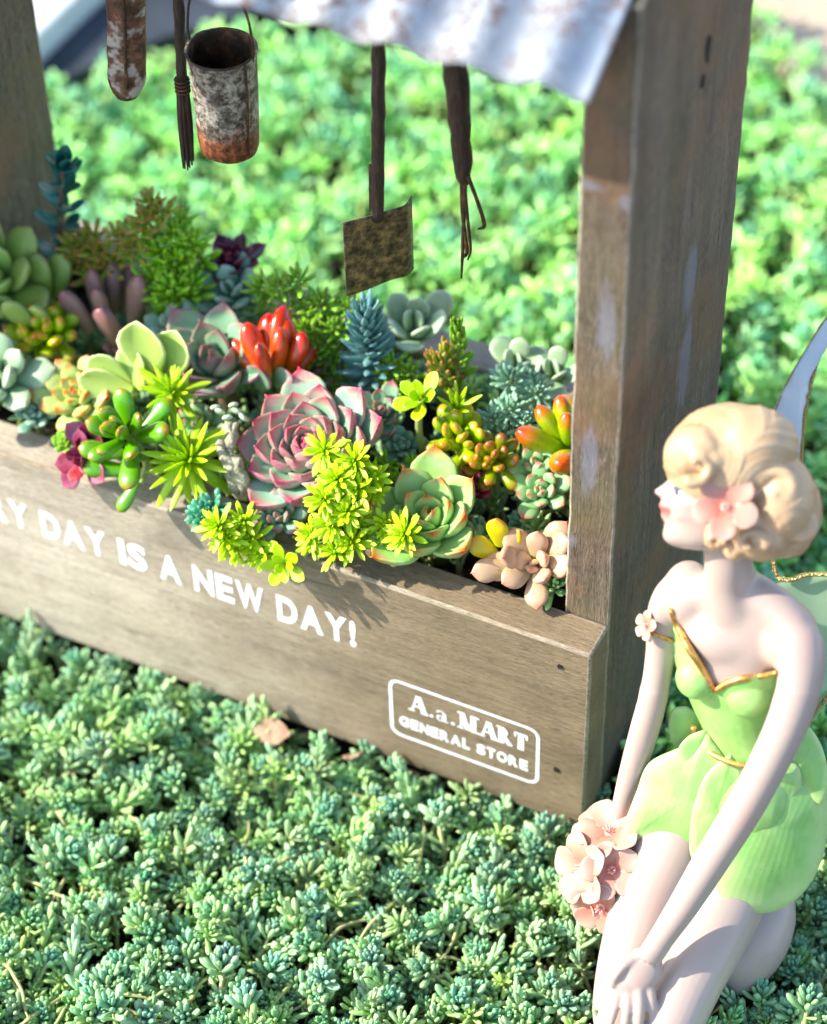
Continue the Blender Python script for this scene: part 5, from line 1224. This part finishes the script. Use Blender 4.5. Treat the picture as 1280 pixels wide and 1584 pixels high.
# eyes and brows, painted on
eyem = flat_mat('painted_eye_dark', (.03, .05, .10), .25, Coat_Weight=.8); white = flat_mat('painted_eye_white', (.8, .82, .85), .3)
body_o = [c for c in F.children if c.name.startswith('body')][0]
bco = coords(body_o.data)+np.array(FB); tri = [tuple(p.vertices) for p in body_o.data.polygons]
bvh = BVHTree.FromPolygons([Vector(p) for p in bco], tri)
def snap(u, v, off=0.03, tree=None):
    d = Vector(FW+RT*(u-640)/FOC-UP*(v-792)/FOC).normalized(); h = (tree or bvh).ray_cast(Vector(CAM), d)
    return h[0]+h[1]*off if h[0] is not None else atd(u, v, 57.5)
es = snap(1052, 761, 0.0); mir = es-hS*2*((es-HC).dot(hS))
for sgn, ep in ((1, es), (-1, mir)):
    for nm, mt, rr, lift, du, dv in (('eye', white, (.16, .045, .085), .0, 0, 0), ('iris', eyem, (.09, .045, .085), .025, -.05, 0), ('eyelash', eyem, (.20, .04, .036), .04, 0, .085), ('eyebrow', flat_mat('brow_brown', (.25, .13, .06), .6), (.15, .03, .016), .02, .02, .20)):
        p = ep+hF*(-du)+hU*dv; n_ = (hS*sgn*.85+hF*.5).normalized()
        h = bvh.ray_cast(p+n_*1.0, -n_)
        if h[0] is None: continue
        nrm = h[1]; t1 = (hU.cross(nrm)).normalized(); t2 = nrm.cross(t1)
        vs, q, t = ellip(h[0]+nrm*lift*.6, (t1, nrm, t2), rr, 8); off = root_loc(F)
        obj(nm, mesh_np(nm, np.array([list(x-off) for x in vs]), q, t), mt, F)
# --- bodice: a shell over the chest and waist
shell = merge([tors, shl[2]]+brst, .05, 4, 'bodice'); co = coords(shell)
nr = np.zeros(len(co)*3); shell.vertices.foreach_get('normal', nr); nr = nr.reshape(-1, 3); co = co+nr*.09
u, v, z = uvd(co)
top_line = np.interp(u, [1020, 1040, 1075, 1106, 1150, 1205, 1260], [935, 950, 1012, 1066, 1052, 1040, 1045])
keep = (v > top_line-2) & (v < 1210); facing = (co-np.array(atd(1140, 1040, 57.9)))@np.array(FACE)
bm = bmesh.new(); bm.from_mesh(shell); bm.verts.ensure_lookup_table()
for i, vv in enumerate(bm.verts): vv.co = Vector(co[i])*S
bmesh.ops.delete(bm, geom=[bm.verts[i] for i in range(len(co)) if not keep[i]], context='VERTS'); bm.to_mesh(shell); bm.free()
M_dress = NT('green_dress_paint', .42); a_ = M_dress.n('ShaderNodeAttribute', attribute_name='tint'); gg = M_dress.geo()
rib = M_dress.n('ShaderNodeAttribute', attribute_name='lf'); sp = M_dress.n('ShaderNodeSeparateXYZ'); M_dress.l(rib.outputs['Vector'], sp.inputs[0])
nv = M_dress.noise(350, 4, .6, gg); c = M_dress.mix(M_dress.mr(M_dress.noise(110, 3, .6, gg), .35, .7), (.25, .50, .12), (.36, .58, .18))
c = M_dress.mix(M_dress.mr(sp.outputs[0], .60, 1.0, 0, .7), c, (.50, .62, .27)); c = M_dress.mix(M_dress.mr(M_dress.noise(1300, 2, .6, gg), .72, .76, 0, .8), c, (.05, .10, .03)); M_dress.color(c)
M_dress.b.inputs['Subsurface Weight'].default_value = .25; M_dress.b.inputs['Subsurface Radius'].default_value = (.6, 1, .3); M_dress.b.inputs['Subsurface Scale'].default_value = .0015; M_dress.b.inputs['Coat Weight'].default_value = .2
wv = M_dress.math('SINE', M_dress.math('ADD', M_dress.math('MULTIPLY', sp.outputs[1], 42), M_dress.math('MULTIPLY', M_dress.noise(60, 2, .5, gg), 7))); M_dress.bump(M_dress.math('ADD', M_dress.math('MULTIPLY', wv, .09), M_dress.math('MULTIPLY', nv, .6)), .18, .0005)
M_dress = M_dress.m
finish('bodice', shell, M_dress, F, np.zeros((len(shell.vertices), 3)))
shell_o = [c for c in F.children if c.name.startswith('bodice')][0]
sbv = BVHTree.FromPolygons([Vector(p) for p in coords(shell_o.data)+np.array(FB)], [tuple(p.vertices) for p in shell_o.data.polygons])

# --- petal-shaped sheets (skirt, flowers, wings)
def sheet(name, outline, cu, cv, d0, gu, gv, bulge, mat, parent, th=.07, rings=7, per=7, ripple=0.0, label=None, rip_n=5):
    """curved leaf of real thickness. outline: ring of (u, v); depth = plane + bulge"""
    ring = catmull([(a, b, 0) for a, b in outline]+[(outline[0][0], outline[0][1], 0)], per)[:-1]; m = len(ring); vs = []; at_ = []
    off = root_loc(parent)
    for side in (0, 1):
        for r in range(1, rings+1):
            f = (r/rings)**.85
            for k, p in enumerate(ring):
                u = cu+(p.x-cu)*f; v = cv+(p.y-cv)*f
                ang = math.atan2(p.y-cv, p.x-cu)
                d = d0+gu*(u-cu)+gv*(v-cv)-bulge*(1-f*f)+ripple*f*f*math.sin(rip_n*ang+cu)+.02*noise.noise(Vector((u*.03, v*.03, cu)))
                vs.append(atd(u, v, d+side*th*(1-.35*f))-off); at_.append((f, ((u-cu)+.35*(v-cv))*.016*(1-.35*min(1, abs(v-cv)/120)), side))
        vs.append(atd(cu, cv, d0-bulge+side*th)-off); at_.append((0, 0, side))
    q = []; t = []; N = rings*m+1
    for side in (0, 1):
        b = side*N
        for r in range(rings-1):
            for k in range(m):
                f = (b+r*m+k, b+r*m+(k+1) % m, b+(r+1)*m+(k+1) % m, b+(r+1)*m+k); q.append(f if side else f[::-1])
        for k in range(m):
            f = (b+N-1, b+(k+1) % m, b+k); t.append(f if side else f[::-1])
    e = (rings-1)*m
    for k in range(m): q.append((e+k, e+(k+1) % m, N+e+(k+1) % m, N+e+k))
    me = mesh_np(name, np.array([list(x) for x in vs]), q, t, True, {'lf': at_}); bm = bmesh.new(); bm.from_mesh(me); bmesh.ops.recalc_face_normals(bm, faces=bm.faces); bm.to_mesh(me); bm.free()
    for p in me.polygons: p.use_smooth = True
    return obj(name, me, mat, parent, None, label)
# skirt
sk = merge([loft([atd(1158, 1142, 58.9), atd(1158, 1165, 59.2), atd(1148, 1215, 59.6), atd(1135, 1265, 60.0)], [1.15, 1.35, 1.6, 1.55], [.95, 1.1, 1.4, 1.3], NEAR_S)], .06, 4, 'skirt_core')
finish('underskirt', sk, M_dress, F, np.zeros((len(sk.vertices), 3)))
sheet('skirt_petal', [(1062, 1092), (1040, 1098), (1035, 1130), (1050, 1160), (1085, 1150), (1090, 1110)], 1062, 1128, 58.9, 0.0, .010, .15, M_dress, F)
sheet('skirt_petal', [(1190, 1175), (1235, 1165), (1272, 1205), (1282, 1265), (1272, 1330), (1240, 1385), (1190, 1412), (1135, 1402), (1107, 1365), (1110, 1290), (1140, 1220)], 1195, 1285, 58.85, .002, .0045, .36, M_dress, F, ripple=.05)
sheet('skirt_petal', [(1095, 1135), (1055, 1155), (1005, 1180), (985, 1225), (963, 1290), (985, 1300), (1035, 1322), (1082, 1345), (1105, 1330), (1120, 1270), (1135, 1200)], 1058, 1240, 59.0, -.004, .0050, .36, M_dress, F, ripple=.05)
sheet('skirt_petal', [(1130, 1165), (1150, 1200), (1135, 1260), (1112, 1310), (1090, 1345), (1068, 1320), (1072, 1255), (1092, 1200)], 1108, 1250, 58.6, -.001, .0048, .12, M_dress, F, ripple=.03)
for ol, cu, cv, d in (([(1092, 1128), (1064, 1140), (1048, 1166), (1066, 1190), (1098, 1192), (1112, 1168)], 1080, 1162, 58.5), ([(1128, 1174), (1106, 1186), (1106, 1214), (1126, 1230), (1146, 1212), (1152, 1190)], 1128, 1200, 58.45), ([(1185, 1182), (1164, 1202), (1182, 1238), (1217, 1244), (1240, 1215), (1230, 1180)], 1200, 1208, 58.3), ([(1228, 1130), (1222, 1170), (1240, 1215), (1272, 1245), (1282, 1200), (1270, 1150), (1245, 1118)], 1250, 1178, 58.3)):
    sheet('waist_petal', ol, cu, cv, d, .001, .0045, .08, M_dress, F, ripple=.02)
# gold trims
ubv = None
def trim(name, pts, rad, tree, off=.05, mat=None, both=True):
    tube(name, [min((snap(u, v, off, t_) for t_ in ((tree, bvh) if both else (tree,))), key=lambda p: (p-Vector(CAM)).length) for u, v in pts], rad, (mat or gold.m), F, 8, smooth_pts=5)
trim('gold_neckline', [(1040, 942), (1052, 968), (1068, 1000), (1088, 1036), (1106, 1066)], [.06, .085, .095, .095, .07], sbv)
trim('gold_neckline', [(1106, 1068), (1125, 1056), (1150, 1048), (1178, 1044), (1205, 1040)], [.06, .09, .09, .08, .05], sbv)
trim('gold_belt', [(1084, 1118), (1092, 1140), (1108, 1158), (1130, 1170), (1155, 1176), (1185, 1174), (1212, 1160), (1232, 1138)], .075, sbv, .20, both=False)
# hair
HD = 54.6
blobs = [((1132, 712), HD+.15, 1.52, 1.30, 1.45, 0), ((1082, 698), HD-.35, .78, .66, .95, .1), ((1098, 712), HD-.6, .72, .45, .70, -.25), ((1160, 690), HD-.25, 1.10, .92, 1.15, 0), ((1205, 775), HD-.1, .85, 1.08, 1.15, 0), ((1238, 790), HD+.3, .50, .85, .9, .0), ((1178, 835), HD-.25, .62, .50, .75, 0), ((1150, 800), HD-.05, .75, .80, .90, 0), ((1222, 838), HD+.1, .52, .36, .6, .3), ((1108, 825), HD-.15, .30, .40, .5, 0), ((1140, 850), HD-.3, .30, .26, .35, 0), ((1055, 722), HD-.1, .42, .34, .7, -.4)]
hp = []
for (u, v), d, ra, rb, rc_, rot in blobs:
    c, s_ = math.cos(rot), math.sin(rot); hp.append(ellip(atd(u, v, d), (VR*c+VU*s_, VF, VU*c-VR*s_), (ra, rc_, rb), 20))
# rolled curls
def curl(cu, cv, d, r, turns, th, rad, sgn=1):
    ps = []; n = int(14*turns)
    for i in range(n+1):
        a = th+sgn*2*math.pi*turns*i/n; q = r*(1-.75*i/n); ps.append(atd(cu+q*math.cos(a), cv+q*math.sin(a)*.9, d-.18*i/n))
    return tube_np(ps, [rad*(1-.45*i/n) for i in range(n+1)], 12)
for a in ((1078, 722, HD-1.18, 30, .75, 2.2, .15, -1), (1205, 758, HD-1.0, 36, .85, 3.6, .17, 1), (1160, 840, HD-.85, 26, .9, .4, .14, -1), (1235, 818, HD-.6, 28, .8, 5.2, .15, 1), (1112, 838, HD-.55, 16, .9, 3.2, .11, 1)): hp.append(curl(*a))
hair = merge(hp, .042, 5, 'hair'); co = coords(hair); nr = np.zeros(len(co)*3); hair.vertices.foreach_get('normal', nr); nr = nr.reshape(-1, 3); u, v, z = uvd(co)
cen = [(1085, 712), (1200, 760), (1160, 838), (1235, 812), (1118, 660)]
dd = np.stack([np.hypot(u-a, v-b)*(1 if i < 4 else 1.4) for i, (a, b) in enumerate(cen)]); k = dd.argmin(0); cu_ = np.array([c[0] for c in cen])[k]; cv_ = np.array([c[1] for c in cen])[k]
rho = np.hypot(u-cu_, v-cv_); th = np.arctan2(v-cv_, u-cu_)
gr = (np.sin(rho*.25+th*1.5+np.sin(rho*.07)*2)+.35*np.sin(rho*.62+th*3)*(rho > 28))*np.clip(rho/30, .2, 1)
co = co+nr*(gr*.010)[:, None]; hair.vertices.foreach_set('co', (co*S).ravel())
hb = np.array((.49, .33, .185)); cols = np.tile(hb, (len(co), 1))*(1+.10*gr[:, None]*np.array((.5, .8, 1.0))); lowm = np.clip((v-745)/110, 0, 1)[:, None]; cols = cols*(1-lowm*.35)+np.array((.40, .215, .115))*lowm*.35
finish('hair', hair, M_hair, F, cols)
# flowers
M_pet = NT('pink_petal_paint', .45); a_ = M_pet.n('ShaderNodeAttribute', attribute_name='lf'); sp = M_pet.n('ShaderNodeSeparateXYZ'); M_pet.l(a_.outputs['Vector'], sp.inputs[0])
nz = M_pet.noise(300, 3, .6, M_pet.geo()); M_pet.color(M_pet.ramp(M_pet.math('ADD', sp.outputs[0], M_pet.math('MULTIPLY', M_pet.math('SUBTRACT', nz, .5), .3)), [(0.0, (.52, .13, .085)), (.5, (.52, .23, .16)), (1.0, (.50, .33, .26))])); M_pet.b.inputs['Subsurface Weight'].default_value = .3; M_pet.b.inputs['Subsurface Radius'].default_value = (1, .5, .4); M_pet.b.inputs['Subsurface Scale'].default_value = .0015; M_pet.b.inputs['Coat Weight'].default_value = .2; M_pet = M_pet.m
PET = leaf_mesh('flower_petal', prof([(0, .10), (.25, .26), (.6, .42), (.85, .36), (.96, .18), (1, .06)]), prof([(0, .06), (.5, .07), (.9, .05), (1, .02)]), 14, 10, cup=.28, bend=-.35, wav=.05)
PET.materials.append(M_pet)
M_cen = flat_mat('coral_flower_centre', (.80, .36, .30), .5)
def flower(c, ax, r, n, th0, name='flower', parent=F, cols=None):
    off = root_loc(parent); root = None; a, b, axn = frame(ax)
    vs, q, t = ellip(Vector(c)+axn*.02, (a, b, axn), (r*.2, r*.2, r*.14), 8)
    root = obj(name, mesh_np(name, np.array([list(x-off) for x in vs]), q, t), M_cen, parent)
    for k in range(n):
        th = th0+2*math.pi*k/n; d = (a*math.cos(th)+b*math.sin(th))*.92+axn*.40; up = axn-(a*math.cos(th)+b*math.sin(th))*.3
        o = bpy.data.objects.new('petal', PET); COL.objects.link(o); o.parent = root
        o.matrix_basis = leaf_matrix(Vector(c)-off+(d.normalized()*.04), d, up, r*R.uniform(.95, 1.06), 1.0)
    for k in range(5):
        th = 1.3*k; p0 = Vector(c)+axn*.05; tube('stamen', [p0, p0+axn*r*.28+(a*math.cos(th)+b*math.sin(th))*r*.12], .022, M_cen, root, 5)
    return root
hvb = BVHTree.FromPolygons([Vector(p) for p in coords(hair)+np.array(FB)], [tuple(p.vertices) for p in hair.polygons])
tow = (-VF)
flower(snap(1130, 790, .20, hvb), tow+VR*-.15+VU*.1, .74, 5, .3, 'hair_flower')
for u, v, d, axx, r_, t0_ in ((945, 1290, 60.1, tow*.7-VR*.4+VU*.6, .85, .2), (908, 1342, 60.2, tow*.6-VR*.75, .95, .8), (932, 1400, 60.2, tow*.8-VR*.4-VU*.5, .80, .1), (948, 1345, 59.75, tow*.9-VR*.2, .74, .5), (922, 1278, 60.8, tow*.4-VR*.6+VU*.8, .6, .5), (905, 1385, 60.6, tow*.5-VR*.8-VU*.3, .6, .9)):
    flower(atd(u, v, d), axx, r_, 5, t0_, 'held_flower')
# armband with a small flower
ab = atd(1022, 985, 57.6)
tube('gold_armband', [ab+(VR*math.cos(k*math.pi/8)*.40+VF*math.sin(k*math.pi/8)*.40+VU*(-.16*math.cos(k*math.pi/8)+.02)) for k in range(17)], .055, gold.m, F, 8)
flower(atd(1003, 968, 57.25), tow*.6-VR*.8+VU*.1, .34, 5, .4, 'armband_flower')
# wings
M_wing = NT('pearly_wing', .35); a_ = M_wing.n('ShaderNodeAttribute', attribute_name='lf'); M_wing.color(M_wing.mix(M_wing.mr(M_wing.noise(60, 3, .6, M_wing.geo()), .35, .65), (.78, .82, .90), (.88, .90, .92)))
M_wing.b.inputs['Coat Weight'].default_value = .5
def wing_mat(nt_, tint, fac):
    tl = nt_.n('ShaderNodeBsdfTranslucent'); tl.inputs[0].default_value = (*tint, 1); tp = nt_.n('ShaderNodeBsdfTransparent')
    m1 = nt_.n('ShaderNodeMixShader'); m1.inputs[0].default_value = .5; nt_.l(nt_.b.outputs[0], m1.inputs[1]); nt_.l(tl.outputs[0], m1.inputs[2])
    m2 = nt_.n('ShaderNodeMixShader'); m2.inputs[0].default_value = fac; nt_.l(m1.outputs[0], m2.inputs[1]); nt_.l(tp.outputs[0], m2.inputs[2]); nt_.l(m2.outputs[0], nt_.out.inputs['Surface'])
wing_mat(M_wing, (.75, .8, .9), .12)
M_wing2 = NT('green_gauze_wing', .35); M_wing2.color((.52, .68, .46)); wing_mat(M_wing2, (.55, .75, .45), .25)
ol = [(1222, 760), (1200, 700), (1196, 640), (1216, 596), (1245, 545), (1278, 492), (1318, 440), (1330, 450), (1296, 505), (1268, 552), (1253, 600), (1244, 650), (1240, 720)]
w = sheet('upper_wing', ol, 1238, 610, 57.4, .004, .000, .12, M_wing.m, F, th=.05, ripple=.05)
tube('gold_wing_edge', [atd(u, v, 57.4+.004*(u-1238)) for u, v in ((1240, 720), (1243, 655), (1253, 600), (1268, 552), (1296, 505), (1328, 452))], .055, glit.m, w, 7, smooth_pts=5)
tube('gold_wing_edge', [atd(u, v, 57.4+.004*(u-1238)) for u, v in ((1196, 645), (1216, 596), (1245, 545), (1278, 492), (1318, 440))], .022, glit.m, w, 6, smooth_pts=5)
ol = [(1190, 905), (1222, 898), (1250, 889), (1300, 892), (1350, 925), (1370, 990), (1340, 1060), (1285, 1085), (1255, 1118), (1232, 1100), (1215, 1000)]
w = sheet('lower_wing', ol, 1280, 990, 58.3, .003, .002, .12, M_wing2.m, F, th=.05, ripple=.05)
tube('gold_wing_edge', [atd(u, v, 58.15+.003*(u-1280)+.002*(v-990)) for u, v in ((1196, 862), (1202, 890), (1222, 897), (1250, 889), (1300, 892), (1350, 925), (1370, 990), (1340, 1060), (1285, 1075), (1250, 1120), (1238, 1135))], .06, glit.m, w, 7, smooth_pts=5)
